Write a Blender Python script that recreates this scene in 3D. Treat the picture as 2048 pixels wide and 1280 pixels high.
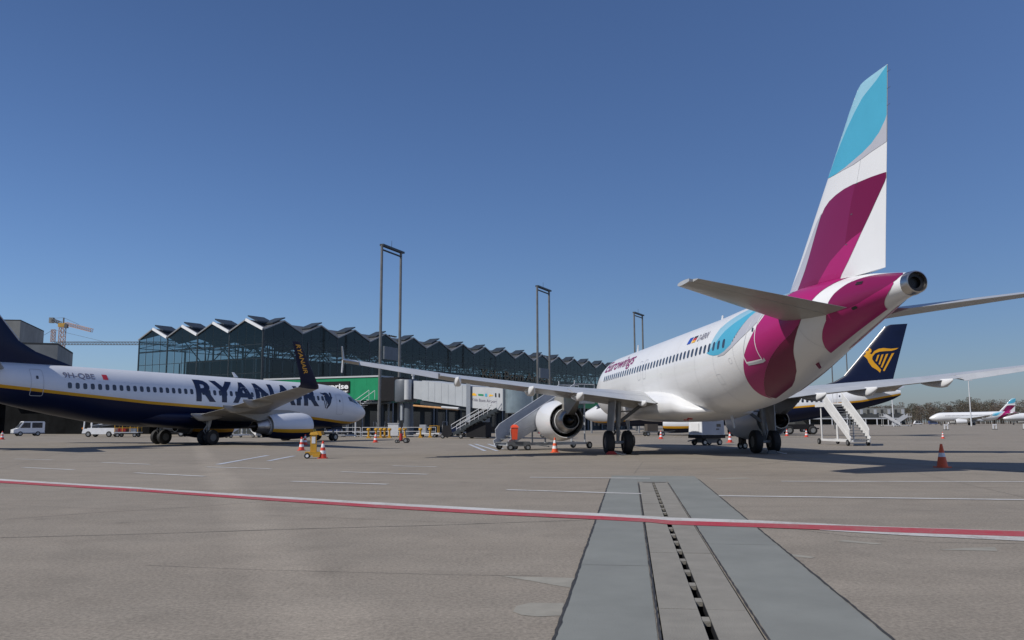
import bpy, bmesh, math, random
import numpy as np
from mathutils import Vector, Matrix, Euler

for _o in list(bpy.data.objects):
    bpy.data.objects.remove(_o)
SC = bpy.context.scene
COL = SC.collection
R = math.radians
RND = random.Random(7)

# ------------------------------------------------------------------ camera, sky, sun, exposure
cam_d = bpy.data.cameras.new('camera')
cam = bpy.data.objects.new('camera', cam_d)
COL.objects.link(cam)
cam.location = (0, 0, 1.55)
cam_d.sensor_width = 36
cam_d.lens = 1684 / 2048 * 36
cam_d.clip_start = 0.1
cam_d.clip_end = 8000
cam.rotation_mode = 'QUATERNION'
cam.rotation_quaternion = (Matrix.Rotation(R(90) + 0.1218, 4, 'X') @ Matrix.Rotation(-0.0027, 4, 'Z')).to_quaternion()
SC.camera = cam

SUN_AZ, SUN_EL = R(-116), R(44)
sun_dir = Vector((math.sin(SUN_AZ) * math.cos(SUN_EL), math.cos(SUN_AZ) * math.cos(SUN_EL), math.sin(SUN_EL)))
world = bpy.data.worlds.new('World')
SC.world = world
world.use_nodes = True
_nt = world.node_tree
_sky = _nt.nodes.new('ShaderNodeTexSky')
_sky.sky_type = 'NISHITA'
_sky.sun_disc = False
_sky.sun_elevation = SUN_EL
_sky.sun_rotation = -SUN_AZ
_sky.altitude = 0
_sky.air_density = 1.0
_sky.dust_density = 0.7
_sky.ozone_density = 8.0
_bg = next(n for n in _nt.nodes if n.type == 'BACKGROUND')
_bg.inputs[1].default_value = 0.083
_tint = _nt.nodes.new('ShaderNodeMix')
_tint.data_type = 'RGBA'
_tint.blend_type = 'MULTIPLY'
_tint.inputs['Factor'].default_value = 1.0
_tint.inputs['B'].default_value = (1.0, 1.0, 1.10, 1)
_nt.links.new(_sky.outputs[0], _tint.inputs['A'])
_nt.links.new(_tint.outputs['Result'], _bg.inputs[0])
sun_d = bpy.data.lights.new('sun', 'SUN')
sun_d.energy = 4.3
sun_d.angle = R(0.53)
sun_d.color = (1.0, 0.955, 0.89)
sun = bpy.data.objects.new('sun', sun_d)
COL.objects.link(sun)
sun.rotation_mode = 'QUATERNION'
sun.rotation_quaternion = (-sun_dir).to_track_quat('-Z', 'Y')
sun.location = (-60, -40, 60)
vs = SC.view_settings
vs.view_transform = 'Standard'
vs.look = 'None'
vs.exposure = 0.0
vs.gamma = 1.0
vs.use_curve_mapping = False

# ------------------------------------------------------------------ materials
MATS = {}


def mat(name, col, rough=0.5, metal=0.0, var=0.06, scale=3.0, coat=0.0, bump=0.0, spec=0.5, fine=0.0):
    """Principled material whose colour and gloss wander a little with a noise field."""
    m = bpy.data.materials.new(name)
    m.use_nodes = True
    nt = m.node_tree
    b = nt.nodes['Principled BSDF']
    b.inputs['Roughness'].default_value = rough
    b.inputs['Metallic'].default_value = metal
    b.inputs['Coat Weight'].default_value = coat
    b.inputs['Coat Roughness'].default_value = 0.06
    b.inputs['Specular IOR Level'].default_value = spec
    tc = nt.nodes.new('ShaderNodeTexCoord')
    n1 = nt.nodes.new('ShaderNodeTexNoise')
    n1.inputs['Scale'].default_value = scale
    n1.inputs['Detail'].default_value = 6
    n1.inputs['Roughness'].default_value = 0.65
    nt.links.new(tc.outputs['Object'], n1.inputs['Vector'])
    mr = nt.nodes.new('ShaderNodeMapRange')
    mr.inputs['From Min'].default_value = 0.3
    mr.inputs['From Max'].default_value = 0.7
    mr.inputs['To Min'].default_value = 1 - var * 1.6
    mr.inputs['To Max'].default_value = 1 + var
    nt.links.new(n1.outputs['Fac'], mr.inputs['Value'])
    mx = nt.nodes.new('ShaderNodeVectorMath')
    mx.operation = 'SCALE'
    mx.inputs[0].default_value = col[:3]
    nt.links.new(mr.outputs[0], mx.inputs['Scale'])
    nt.links.new(mx.outputs[0], b.inputs['Base Color'])
    if bump:
        n2 = nt.nodes.new('ShaderNodeTexNoise')
        n2.inputs['Scale'].default_value = fine or scale * 12
        n2.inputs['Detail'].default_value = 4
        nt.links.new(tc.outputs['Object'], n2.inputs['Vector'])
        bp = nt.nodes.new('ShaderNodeBump')
        bp.inputs['Strength'].default_value = bump
        bp.inputs['Distance'].default_value = 0.02
        nt.links.new(n2.outputs['Fac'], bp.inputs['Height'])
        nt.links.new(bp.outputs[0], b.inputs['Normal'])
    MATS[name] = m
    return m


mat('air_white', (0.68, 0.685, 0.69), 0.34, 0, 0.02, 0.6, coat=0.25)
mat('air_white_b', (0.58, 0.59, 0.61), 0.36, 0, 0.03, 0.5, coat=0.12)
mat('navy', (0.0042, 0.009, 0.034), 0.38, 0, 0.1, 0.7, coat=0.0, spec=0.22)
mat('yellow', (0.57, 0.28, 0.014), 0.4, 0, 0.05, 1, spec=0.3)
mat('magenta', (0.33, 0.014, 0.125), 0.30, 0, 0.03, 0.8, coat=0.0, spec=0.3)
mat('dark_purple', (0.14, 0.004, 0.043), 0.30, 0, 0.03, 0.8, spec=0.3)
mat('mid_purple', (0.165, 0.010, 0.066), 0.30, 0, 0.03, 0.8, spec=0.3)
mat('turquoise', (0.07, 0.345, 0.50), 0.3, 0, 0.03, 0.8, spec=0.3)
mat('light_blue', (0.29, 0.53, 0.64), 0.3, 0, 0.03, 0.8, coat=0.5)
mat('swoosh_grey', (0.43, 0.43, 0.465), 0.3, 0, 0.03, 0.8, coat=0.5)
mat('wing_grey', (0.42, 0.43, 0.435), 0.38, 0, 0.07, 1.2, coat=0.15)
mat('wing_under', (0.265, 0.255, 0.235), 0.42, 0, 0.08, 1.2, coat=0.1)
mat('bare_metal', (0.52, 0.50, 0.48), 0.28, 1.0, 0.1, 2.0)
mat('dull_metal', (0.36, 0.34, 0.32), 0.38, 0.9, 0.18, 3.0)
mat('burnt_metal', (0.045, 0.042, 0.04), 0.45, 0.8, 0.2, 4)
mat('black_hole', (0.008, 0.008, 0.009), 0.6, 0, 0.1, 2)
mat('gear_grey', (0.30, 0.315, 0.33), 0.45, 0.1, 0.12, 3)
mat('gear_dark', (0.11, 0.115, 0.12), 0.5, 0.2, 0.15, 3)
mat('rubber', (0.013, 0.013, 0.014), 0.75, 0, 0.2, 6)
mat('rim', (0.33, 0.33, 0.32), 0.4, 0.6, 0.1, 6)
mat('window_dark', (0.025, 0.03, 0.04), 0.12, 0, 0.1, 5, coat=0.3)
mat('window_frame', (0.30, 0.31, 0.33), 0.4, 0, 0.05, 5)
mat('panel_line', (0.40, 0.41, 0.43), 0.5, 0, 0.05, 3)
mat('letter_navy', (0.005, 0.010, 0.036), 0.35, 0, 0.05, 2)
mat('letter_grey', (0.16, 0.15, 0.19), 0.4, 0, 0.05, 2)
mat('letter_purple', (0.22, 0.02, 0.11), 0.4, 0, 0.05, 2)
mat('letter_yellow', (0.60, 0.30, 0.03), 0.4, 0, 0.05, 2)
mat('letter_white', (0.8, 0.8, 0.8), 0.45, 0, 0.03, 2)
mat('letter_gold', (0.10, 0.068, 0.032), 0.4, 0.3, 0.1, 2)
mat('flag_red', (0.50, 0.03, 0.04), 0.4, 0, 0.05, 4)
mat('flag_blue', (0.02, 0.06, 0.35), 0.4, 0, 0.05, 4)
mat('flag_gold', (0.75, 0.42, 0.03), 0.4, 0, 0.05, 4)
mat('flag_black', (0.02, 0.02, 0.02), 0.4, 0, 0.05, 4)
mat('steel_dark', (0.045, 0.055, 0.062), 0.45, 0.4, 0.15, 2)
mat('steel_grey', (0.26, 0.27, 0.28), 0.5, 0.3, 0.12, 2)
mat('steel_light', (0.60, 0.61, 0.62), 0.5, 0.1, 0.08, 2)
mat('mast_steel', (0.16, 0.16, 0.155), 0.5, 0.4, 0.15, 1)
mat('roof_sheet', (0.10, 0.105, 0.11), 0.5, 0.3, 0.15, 0.5)
mat('glint_white', (0.72, 0.73, 0.74), 0.3, 0.0, 0.05, 1)
mat('core_dark', (0.024, 0.03, 0.031), 0.7, 0, 0.35, 0.35)
mat('concrete_wall', (0.235, 0.24, 0.225), 0.85, 0, 0.15, 0.25, bump=0.2)
mat('concrete_dark', (0.06, 0.062, 0.06), 0.85, 0, 0.2, 0.25, spec=0.2)
mat('inside_shade', (0.008, 0.0085, 0.009), 0.9, 0, 0.4, 0.5, spec=0.1)  # near-black colour stands in for shade in the ground floors
mat('green_panel', (0.014, 0.235, 0.105), 0.55, 0, 0.08, 1.0, spec=0.2)
mat('green_dark', (0.006, 0.085, 0.042), 0.5, 0, 0.12, 1.0)
mat('black_panel', (0.016, 0.016, 0.018), 0.6, 0, 0.1, 1.5, spec=0.15)
mat('bridge_grey', (0.36, 0.385, 0.41), 0.55, 0, 0.05, 0.8, spec=0.3)
mat('bridge_white', (0.44, 0.455, 0.47), 0.5, 0, 0.05, 0.8, spec=0.3)
mat('bridge_dark', (0.10, 0.115, 0.135), 0.5, 0.1, 0.12, 0.8)
mat('cab_glass', (0.20, 0.25, 0.28), 0.18, 0.2, 0.12, 1.0, coat=0.4)
mat('orange_tube', (0.46, 0.25, 0.10), 0.5, 0, 0.15, 2)
mat('cone_red', (0.62, 0.055, 0.025), 0.5, 0, 0.1, 8)
mat('cone_orange', (0.74, 0.10, 0.025), 0.5, 0, 0.08, 8)
mat('cone_white', (0.72, 0.72, 0.72), 0.45, 0, 0.12, 8)
mat('chock_red', (0.36, 0.02, 0.02), 0.6, 0, 0.12, 5)
mat('ochre', (0.56, 0.30, 0.025), 0.5, 0, 0.12, 5)
mat('bright_yellow', (0.66, 0.58, 0.05), 0.5, 0, 0.1, 4)
mat('veh_white', (0.70, 0.71, 0.72), 0.35, 0, 0.05, 2, coat=0.3)
mat('veh_grey', (0.30, 0.32, 0.36), 0.4, 0, 0.08, 2, coat=0.2)
mat('veh_silver', (0.46, 0.48, 0.50), 0.35, 0.3, 0.06, 2, coat=0.3)
mat('veh_red', (0.30, 0.02, 0.02), 0.35, 0, 0.06, 2, coat=0.3)
mat('veh_blue', (0.03, 0.06, 0.16), 0.35, 0, 0.06, 2, coat=0.3)
mat('stair_grey', (0.43, 0.45, 0.47), 0.5, 0.1, 0.08, 1.5)
mat('stair_white', (0.62, 0.62, 0.61), 0.5, 0, 0.07, 1.5)
mat('tread', (0.20, 0.21, 0.22), 0.6, 0.2, 0.2, 4)
mat('bin_orange', (0.70, 0.075, 0.025), 0.5, 0, 0.08, 4)
mat('crane_yellow', (0.50, 0.30, 0.06), 0.5, 0, 0.1, 0.4)
mat('crane_pale', (0.46, 0.31, 0.25), 0.5, 0, 0.1, 0.4)
mat('crane_dark', (0.10, 0.105, 0.11), 0.6, 0, 0.15, 0.4)
mat('skin', (0.45, 0.28, 0.20), 0.6)
mat('jacket_red', (0.40, 0.02, 0.04), 0.8)
mat('trousers', (0.03, 0.035, 0.05), 0.8)
mat('bark', (0.085, 0.07, 0.058), 0.9, 0, 0.3, 0.2)
mat('twig_a', (0.105, 0.085, 0.062), 0.9, 0, 0.3, 0.05)
mat('twig_b', (0.068, 0.066, 0.042), 0.9, 0, 0.3, 0.05)
mat('twig_c', (0.125, 0.095, 0.075), 0.9, 0, 0.3, 0.05)
mat('lamp_face', (0.75, 0.76, 0.78), 0.2, 0.1, 0.04, 2)
mat('beacon', (0.65, 0.22, 0.02), 0.3, 0, 0.05, 3)
mat('sealant', (0.035, 0.034, 0.033), 0.8, 0, 0.3, 6)
mat('drain_paint', (0.195, 0.202, 0.185), 0.75, 0, 0.09, 0.8, bump=0.12, fine=60, spec=0.25)
mat('patch', (0.255, 0.24, 0.20), 0.85, 0, 0.12, 2.5, bump=0.15, fine=50)
mat('channel_concrete', (0.215, 0.202, 0.172), 0.88, 0, 0.10, 2.2, bump=0.3, fine=70)
mat('skin_seam', (0.55, 0.555, 0.565), 0.5, 0, 0.05, 3)
mat('oil', (0.07, 0.062, 0.055), 0.6, 0, 0.25, 5)
mat('joint_faint', (0.135, 0.12, 0.105), 0.85, 0, 0.3, 5)
mat('grating', (0.05, 0.048, 0.045), 0.7, 0.3, 0.2, 8)


def worn(name, col, amount):
    """road paint rubbed through to the concrete in ragged flakes"""
    m = bpy.data.materials.new(name)
    m.use_nodes = True
    nt = m.node_tree
    b = nt.nodes['Principled BSDF']
    b.inputs['Roughness'].default_value = 0.75
    b.inputs['Specular IOR Level'].default_value = 0.25
    tc = nt.nodes.new('ShaderNodeTexCoord')
    fac = []
    for sc_, lo, hi in ((1.1, .35, .75), (14, .42 - amount * .2, .72)):
        n = nt.nodes.new('ShaderNodeTexNoise')
        n.inputs['Scale'].default_value = sc_
        n.inputs['Detail'].default_value = 8
        n.inputs['Roughness'].default_value = 0.75
        nt.links.new(tc.outputs['Object'], n.inputs['Vector'])
        r = nt.nodes.new('ShaderNodeMapRange')
        r.inputs['From Min'].default_value = lo
        r.inputs['From Max'].default_value = hi
        nt.links.new(n.outputs['Fac'], r.inputs['Value'])
        fac.append(r.outputs[0])
    mu = nt.nodes.new('ShaderNodeMath')
    mu.operation = 'MULTIPLY'
    nt.links.new(fac[0], mu.inputs[0])
    nt.links.new(fac[1], mu.inputs[1])
    mx = nt.nodes.new('ShaderNodeMix')
    mx.data_type = 'RGBA'
    mx.inputs['A'].default_value = (*col, 1)
    mx.inputs['B'].default_value = (0.225, 0.195, 0.165, 1)
    k = nt.nodes.new('ShaderNodeMath')
    k.operation = 'MULTIPLY'
    k.use_clamp = True
    nt.links.new(mu.outputs[0], k.inputs[0])
    k.inputs[1].default_value = 2.2 * amount + .4
    nt.links.new(k.outputs[0], mx.inputs['Factor'])
    nt.links.new(mx.outputs['Result'], b.inputs['Base Color'])
    MATS[name] = m


worn('paint_white', (0.50, 0.50, 0.49), .55)
worn('paint_red', (0.36, 0.03, 0.05), .45)
worn('paint_blue', (0.44, 0.49, 0.57), .6)
worn('paint_yellow', (0.36, 0.30, 0.15), .9)


def make_glass():
    m = bpy.data.materials.new('terminal_glass')
    m.use_nodes = True
    nt = m.node_tree
    nt.nodes.clear()
    out = nt.nodes.new('ShaderNodeOutputMaterial')
    tr = nt.nodes.new('ShaderNodeBsdfTransparent')
    tr.inputs[0].default_value = (0.44, 0.56, 0.60, 1)
    df = nt.nodes.new('ShaderNodeBsdfDiffuse')
    df.inputs[0].default_value = (0.010, 0.022, 0.028, 1)
    gl = nt.nodes.new('ShaderNodeBsdfGlossy')
    gl.inputs['Roughness'].default_value = 0.04
    gl.inputs[0].default_value = (0.85, 0.92, 0.95, 1)
    fr = nt.nodes.new('ShaderNodeFresnel')
    fr.inputs[0].default_value = 1.42
    tc = nt.nodes.new('ShaderNodeTexCoord')
    ns = nt.nodes.new('ShaderNodeTexNoise')
    ns.inputs['Scale'].default_value = 0.12
    nt.links.new(tc.outputs['Object'], ns.inputs['Vector'])
    mr = nt.nodes.new('ShaderNodeMapRange')
    mr.inputs['To Min'].default_value = 0.22
    mr.inputs['To Max'].default_value = 0.42
    nt.links.new(ns.outputs['Fac'], mr.inputs['Value'])
    m1 = nt.nodes.new('ShaderNodeMixShader')
    nt.links.new(mr.outputs[0], m1.inputs[0])
    nt.links.new(tr.outputs[0], m1.inputs[1])
    nt.links.new(df.outputs[0], m1.inputs[2])
    m2 = nt.nodes.new('ShaderNodeMixShader')
    nt.links.new(fr.outputs[0], m2.inputs[0])
    nt.links.new(m1.outputs[0], m2.inputs[1])
    nt.links.new(gl.outputs[0], m2.inputs[2])
    nt.links.new(m2.outputs[0], out.inputs[0])
    MATS['terminal_glass'] = m


make_glass()


def make_apron():
    """Old brushed concrete: aggregate speckle, wandering stains, a faint lighter wheel track."""
    m = bpy.data.materials.new('apron_concrete')
    m.use_nodes = True
    nt = m.node_tree
    L = nt.links.new
    b = nt.nodes['Principled BSDF']
    b.inputs['Roughness'].default_value = 0.88
    b.inputs['Specular IOR Level'].default_value = 0.25
    tc = nt.nodes.new('ShaderNodeTexCoord')

    def noise(s, d, r=0.6, dist=0.0, vec=None):
        n = nt.nodes.new('ShaderNodeTexNoise')
        n.inputs['Scale'].default_value = s
        n.inputs['Detail'].default_value = d
        n.inputs['Roughness'].default_value = r
        n.inputs['Distortion'].default_value = dist
        L(vec or tc.outputs['Object'], n.inputs['Vector'])
        return n

    def rng(n, a, b_, lo, hi):
        q = nt.nodes.new('ShaderNodeMapRange')
        q.inputs['From Min'].default_value = a
        q.inputs['From Max'].default_value = b_
        q.inputs['To Min'].default_value = lo
        q.inputs['To Max'].default_value = hi
        L(n, q.inputs['Value'])
        return q.outputs[0]

    def mul(a, c):
        q = nt.nodes.new('ShaderNodeMath')
        q.operation = 'MULTIPLY'
        L(a, q.inputs[0])
        L(c, q.inputs[1])
        return q.outputs[0]
    big = rng(noise(0.11, 5, 0.6, 0.6).outputs['Fac'], 0.3, 0.7, 0.90, 1.07)
    mid = rng(noise(1.3, 8, 0.75, 0.4).outputs['Fac'], 0.3, 0.7, 0.90, 1.08)
    stain = rng(noise(0.35, 7, 0.7, 1.2).outputs['Fac'], 0.52, 0.72, 1.0, 0.86)
    grit = rng(noise(26, 4, 0.75).outputs['Fac'], 0.34, 0.66, 0.72, 1.26)
    vor = nt.nodes.new('ShaderNodeTexVoronoi')
    vor.inputs['Scale'].default_value = 42
    L(tc.outputs['Object'], vor.inputs['Vector'])
    dots = rng(vor.outputs['Distance'], 0.0, 0.28, 0.70, 1.0)
    # streaks drawn out by traffic across the stand
    mp = nt.nodes.new('ShaderNodeMapping')
    mp.inputs['Rotation'].default_value = (0, 0, R(28))
    mp.inputs['Scale'].default_value = (0.05, 0.9, 1)
    L(tc.outputs['Object'], mp.inputs['Vector'])
    streak = rng(noise(1.0, 5, 0.6, 0.3, mp.outputs[0]).outputs['Fac'], 0.35, 0.7, 1.05, 0.92)
    v = mul(mul(mul(big, mid), mul(stain, streak)), mul(grit, dots))
    # pale swept track crossing the stand and sparse dark drips
    sx = nt.nodes.new('ShaderNodeSeparateXYZ')
    L(tc.outputs['Object'], sx.inputs[0])
    ln = nt.nodes.new('ShaderNodeMath')
    ln.operation = 'MULTIPLY_ADD'
    L(sx.outputs['Y'], ln.inputs[0])
    ln.inputs[1].default_value = 0.389
    ln.inputs[2].default_value = -1.42
    ad = nt.nodes.new('ShaderNodeMath')
    ad.operation = 'ADD'
    L(sx.outputs['X'], ad.inputs[0])
    L(ln.outputs[0], ad.inputs[1])
    wob = nt.nodes.new('ShaderNodeMath')
    wob.operation = 'MULTIPLY_ADD'
    L(noise(0.6, 5).outputs['Fac'], wob.inputs[0])
    wob.inputs[1].default_value = 0.5
    L(ad.outputs[0], wob.inputs[2])
    ab = nt.nodes.new('ShaderNodeMath')
    ab.operation = 'ABSOLUTE'
    L(wob.outputs[0], ab.inputs[0])
    v = mul(v, rng(ab.outputs[0], 0.22, 0.6, 1.15, 1.0))
    vd = nt.nodes.new('ShaderNodeTexVoronoi')
    vd.inputs['Scale'].default_value = 0.55
    vd.inputs['Randomness'].default_value = 1.0
    L(tc.outputs['Object'], vd.inputs['Vector'])
    v = mul(v, rng(vd.outputs['Distance'], 0.02, 0.09, 0.80, 1.0))
    hue = noise(0.5, 4)
    mix = nt.nodes.new('ShaderNodeMix')
    mix.data_type = 'RGBA'
    mix.inputs['A'].default_value = (0.243, 0.210, 0.169, 1)
    mix.inputs['B'].default_value = (0.232, 0.207, 0.171, 1)
    L(hue.outputs['Fac'], mix.inputs['Factor'])
    sc = nt.nodes.new('ShaderNodeVectorMath')
    sc.operation = 'SCALE'
    L(mix.outputs['Result'], sc.inputs[0])
    L(v, sc.inputs['Scale'])
    L(sc.outputs[0], b.inputs['Base Color'])
    bp = nt.nodes.new('ShaderNodeBump')
    bp.inputs['Strength'].default_value = 0.2
    bp.inputs['Distance'].default_value = 0.01
    L(noise(60, 4, 0.7).outputs['Fac'], bp.inputs['Height'])
    L(bp.outputs[0], b.inputs['Normal'])
    MATS['apron_concrete'] = m


make_apron()


# ------------------------------------------------------------------ helpers
def link(o, parent=None):
    COL.objects.link(o)
    if parent is not None:
        o.parent = parent
    return o


def tag(o, label=None, cat=None, group=None, kind=None):
    if label:
        o['label'] = label
    if cat:
        o['category'] = cat
    if group:
        o['group'] = group
    if kind:
        o['kind'] = kind
    return o


def thing(name, loc, rotz=0.0, label=None, cat=None, group=None):
    o = bpy.data.objects.new(name, None)
    o.empty_display_size = 0.3
    o.location = loc
    o.rotation_euler = (0, 0, rotz)
    link(o)
    return tag(o, label, cat, group)


class MB:
    """Collects shapes; build() links them as ONE mesh object."""

    def __init__(s):
        s.v, s.f, s.m = [], [], []

    def add(s, verts, faces, mi=0):
        k = len(s.v)
        s.v += [tuple(p) for p in verts]
        s.f += [tuple(i + k for i in f) for f in faces]
        s.m += [mi] * len(faces)
        return s

    def box(s, c, d, rz=0.0, mi=0, M=None):
        hx, hy, hz = d[0] / 2, d[1] / 2, d[2] / 2
        T = M if M is not None else Matrix.Translation(c) @ Matrix.Rotation(rz, 4, 'Z')
        p = [T @ Vector((x * hx, y * hy, z * hz)) for z in (-1, 1) for y in (-1, 1) for x in (-1, 1)]
        return s.add(p, [(0, 2, 3, 1), (4, 5, 7, 6), (0, 1, 5, 4), (2, 6, 7, 3), (0, 4, 6, 2), (1, 3, 7, 5)], mi)

    def hexa(s, p, mi=0):
        """p: 4 bottom points in order, 4 top points above them"""
        return s.add(p, [(3, 2, 1, 0), (4, 5, 6, 7), (0, 1, 5, 4), (1, 2, 6, 5), (2, 3, 7, 6), (3, 0, 4, 7)], mi)

    def bar(s, a, b, w, h=None, mi=0):
        """rectangular bar from a to b"""
        a, b = Vector(a), Vector(b)
        h = h or w
        d = (b - a)
        if d.length < 1e-6:
            return s
        d.normalize()
        up = Vector((0, 0, 1)) if abs(d.z) < 0.95 else Vector((1, 0, 0))
        x = d.cross(up).normalized() * w / 2
        z = x.cross(d).normalized() * h / 2
        p = [a - x - z, a + x - z, a + x + z, a - x + z, b - x - z, b + x - z, b + x + z, b - x + z]
        return s.hexa(p, mi)

    def tube(s, a, b, r0, r1=None, n=10, mi=0):
        a, b = Vector(a), Vector(b)
        r1 = r0 if r1 is None else r1
        d = (b - a).normalized()
        up = Vector((0, 0, 1)) if abs(d.z) < 0.9 else Vector((1, 0, 0))
        x = d.cross(up).normalized()
        y = x.cross(d)
        ring = lambda c, r: [c + (x * math.cos(t) + y * math.sin(t)) * r for t in [2 * math.pi * i / n for i in range(n)]]
        p = ring(a, r0) + ring(b, r1)
        f = [(i, (i + 1) % n, n + (i + 1) % n, n + i) for i in range(n)] + [tuple(range(n - 1, -1, -1)), tuple(range(n, 2 * n))]
        return s.add(p, f, mi)

    def path(s, pts, r, n=6, mi=0):
        for a, b in zip(pts, pts[1:]):
            s.tube(a, b, r, r, n, mi)
        return s

    def loft(s, rings, mi=0, cap=(True, True), closed=True):
        k, n = len(s.v), len(rings[0])
        for r in rings:
            s.v += [tuple(p) for p in r]
        for j in range(len(rings) - 1):
            for i in range(n if closed else n - 1):
                i2 = (i + 1) % n
                s.f.append((k + j * n + i, k + j * n + i2, k + (j + 1) * n + i2, k + (j + 1) * n + i))
                s.m.append(mi[i] if isinstance(mi, (list, tuple)) else mi)
        m0 = mi if not isinstance(mi, (list, tuple)) else mi[0]
        if cap[0]:
            s.f.append(tuple(k + i for i in range(n - 1, -1, -1)))
            s.m.append(m0)
        if cap[1]:
            s.f.append(tuple(k + (len(rings) - 1) * n + i for i in range(n)))
            s.m.append(m0)
        return s

    def lathe(s, prof, o, axis=(1, 0, 0), n=32, mi=0, cap=(False, False), sq=None):
        """prof: [(along, radius)]"""
        o, d = Vector(o), Vector(axis).normalized()
        up = Vector((0, 0, 1)) if abs(d.z) < 0.9 else Vector((1, 0, 0))
        x = d.cross(up).normalized()
        y = x.cross(d)
        rings = []
        for t, r in prof:
            rr = []
            for i in range(n):
                a = 2 * math.pi * i / n
                rr.append(o + d * t + x * math.cos(a) * r + y * math.sin(a) * r)
            rings.append(rr)
        return s.loft(rings, mi, cap)

    def prism(s, poly, z0, z1, mi=0):
        n = len(poly)
        p = [(x, y, z0) for x, y in poly] + [(x, y, z1) for x, y in poly]
        f = [tuple(range(n - 1, -1, -1)), tuple(range(n, 2 * n))] + [(i, (i + 1) % n, n + (i + 1) % n, n + i) for i in range(n)]
        return s.add(p, f, mi)

    def slab_y(s, poly, y0, y1, mi=0):
        """poly in (x, z), extruded along y"""
        n = len(poly)
        p = [(x, y0, z) for x, z in poly] + [(x, y1, z) for x, z in poly]
        f = [tuple(range(n)), tuple(range(2 * n - 1, n - 1, -1))] + [(n + i, n + (i + 1) % n, (i + 1) % n, i) for i in range(n)]
        return s.add(p, f, mi)

    def mesh(s, name, mats, smooth=35, fix=True):
        me = bpy.data.meshes.new(name)
        me.from_pydata(s.v, [], s.f)
        for m in ([mats] if isinstance(mats, str) else mats):
            me.materials.append(MATS[m])
        if me.materials and len(me.materials) > 1:
            me.polygons.foreach_set('material_index', s.m)
        if fix:
            bm = bmesh.new()
            bm.from_mesh(me)
            bmesh.ops.recalc_face_normals(bm, faces=bm.faces)
            bm.to_mesh(me)
            bm.free()
        if smooth:
            me.shade_smooth()
            me.set_sharp_from_angle(angle=R(smooth))
        me.update()
        return me

    def build(s, name, mats, parent=None, smooth=35, world=False, fix=True):
        if world and parent is not None:
            M = (Matrix.Translation(parent.location) @ Euler(parent.rotation_euler).to_matrix().to_4x4()).inverted()
            s.v = [tuple(M @ Vector(p)) for p in s.v]
        return link(bpy.data.objects.new(name, s.mesh(name, mats, smooth, fix)), parent)


def inst(name, me, parent=None, loc=(0, 0, 0), rot=(0, 0, 0)):
    o = bpy.data.objects.new(name, me)
    o.location = loc
    o.rotation_euler = rot
    return link(o, parent)


def copy_tree(o, parent=None):
    c = o.copy()
    COL.objects.link(c)
    c.parent = parent
    for ch in o.children:
        copy_tree(ch, c)
    return c


# --- flat artwork laid on curved surfaces -------------------------------------------------
def bm_polys(polys):
    bm = bmesh.new()
    for pl in polys:
        vs_ = [bm.verts.new((u, v, 0)) for u, v in pl]
        try:
            bm.faces.new(vs_)
        except ValueError:
            pass
    bmesh.ops.triangulate(bm, faces=bm.faces)
    return bm


def bm_text(body, height, bold=0.0, xs=1.0, shear=0.0, align='LEFT', space=1.0):
    """text outline as a flat bmesh, `height` = height of a capital"""
    cu = bpy.data.curves.new('lettering', 'FONT')
    cu.body = body
    cu.size = 1.0
    cu.offset = bold
    cu.shear = shear
    cu.space_character = space
    cu.align_x = align
    cu.resolution_u = 3
    ob = bpy.data.objects.new('lettering', cu)
    me = bpy.data.meshes.new_from_object(ob)
    bpy.data.objects.remove(ob)
    bm = bmesh.new()
    bm.from_mesh(me)
    bpy.data.meshes.remove(me)
    k = height / 0.69
    for v in bm.verts:
        v.co = Vector((v.co.x * k * xs, v.co.y * k, 0))
    return bm


def bm_to_obj(bm, fn, name, m, parent, cu=0.0, cv=0.0, smooth=True):
    """cut the flat bmesh into cells and carry every vertex to the surface with fn(u, v)"""
    for ax, cell in ((0, cu), (1, cv)):
        if not cell or not bm.verts:
            continue
        lo = min(v.co[ax] for v in bm.verts)
        hi = max(v.co[ax] for v in bm.verts)
        q = math.floor(lo / cell) * cell + cell
        no = Vector((1, 0, 0)) if ax == 0 else Vector((0, 1, 0))
        while q < hi - 1e-5:
            bmesh.ops.bisect_plane(bm, geom=bm.verts[:] + bm.edges[:] + bm.faces[:], plane_co=no * q, plane_no=no)
            q += cell
    for v in bm.verts:
        v.co = Vector(fn(v.co.x, v.co.y))
    bmesh.ops.dissolve_degenerate(bm, dist=.0005, edges=bm.edges)
    me = bpy.data.meshes.new(name)
    bm.to_mesh(me)
    bm.free()
    me.materials.append(MATS[m])
    if smooth:
        me.shade_smooth()
    return link(bpy.data.objects.new(name, me), parent)


def ring_polys(outer, inner):
    """frame between two outlines with the same number of points, as quads"""
    n = len(outer)
    return [[outer[i], outer[(i + 1) % n], inner[(i + 1) % n], inner[i]] for i in range(n)]


def rrect(cx, cy, w, h, r, n=3):
    p = []
    for sx, sy, a0 in ((1, 1, 0), (-1, 1, 90), (-1, -1, 180), (1, -1, 270)):
        for i in range(n + 1):
            a = R(a0 + 90 * i / n)
            p.append((cx + sx * (w / 2 - r) + r * math.cos(a), cy + sy * (h / 2 - r) + r * math.sin(a)))
    return p


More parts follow.
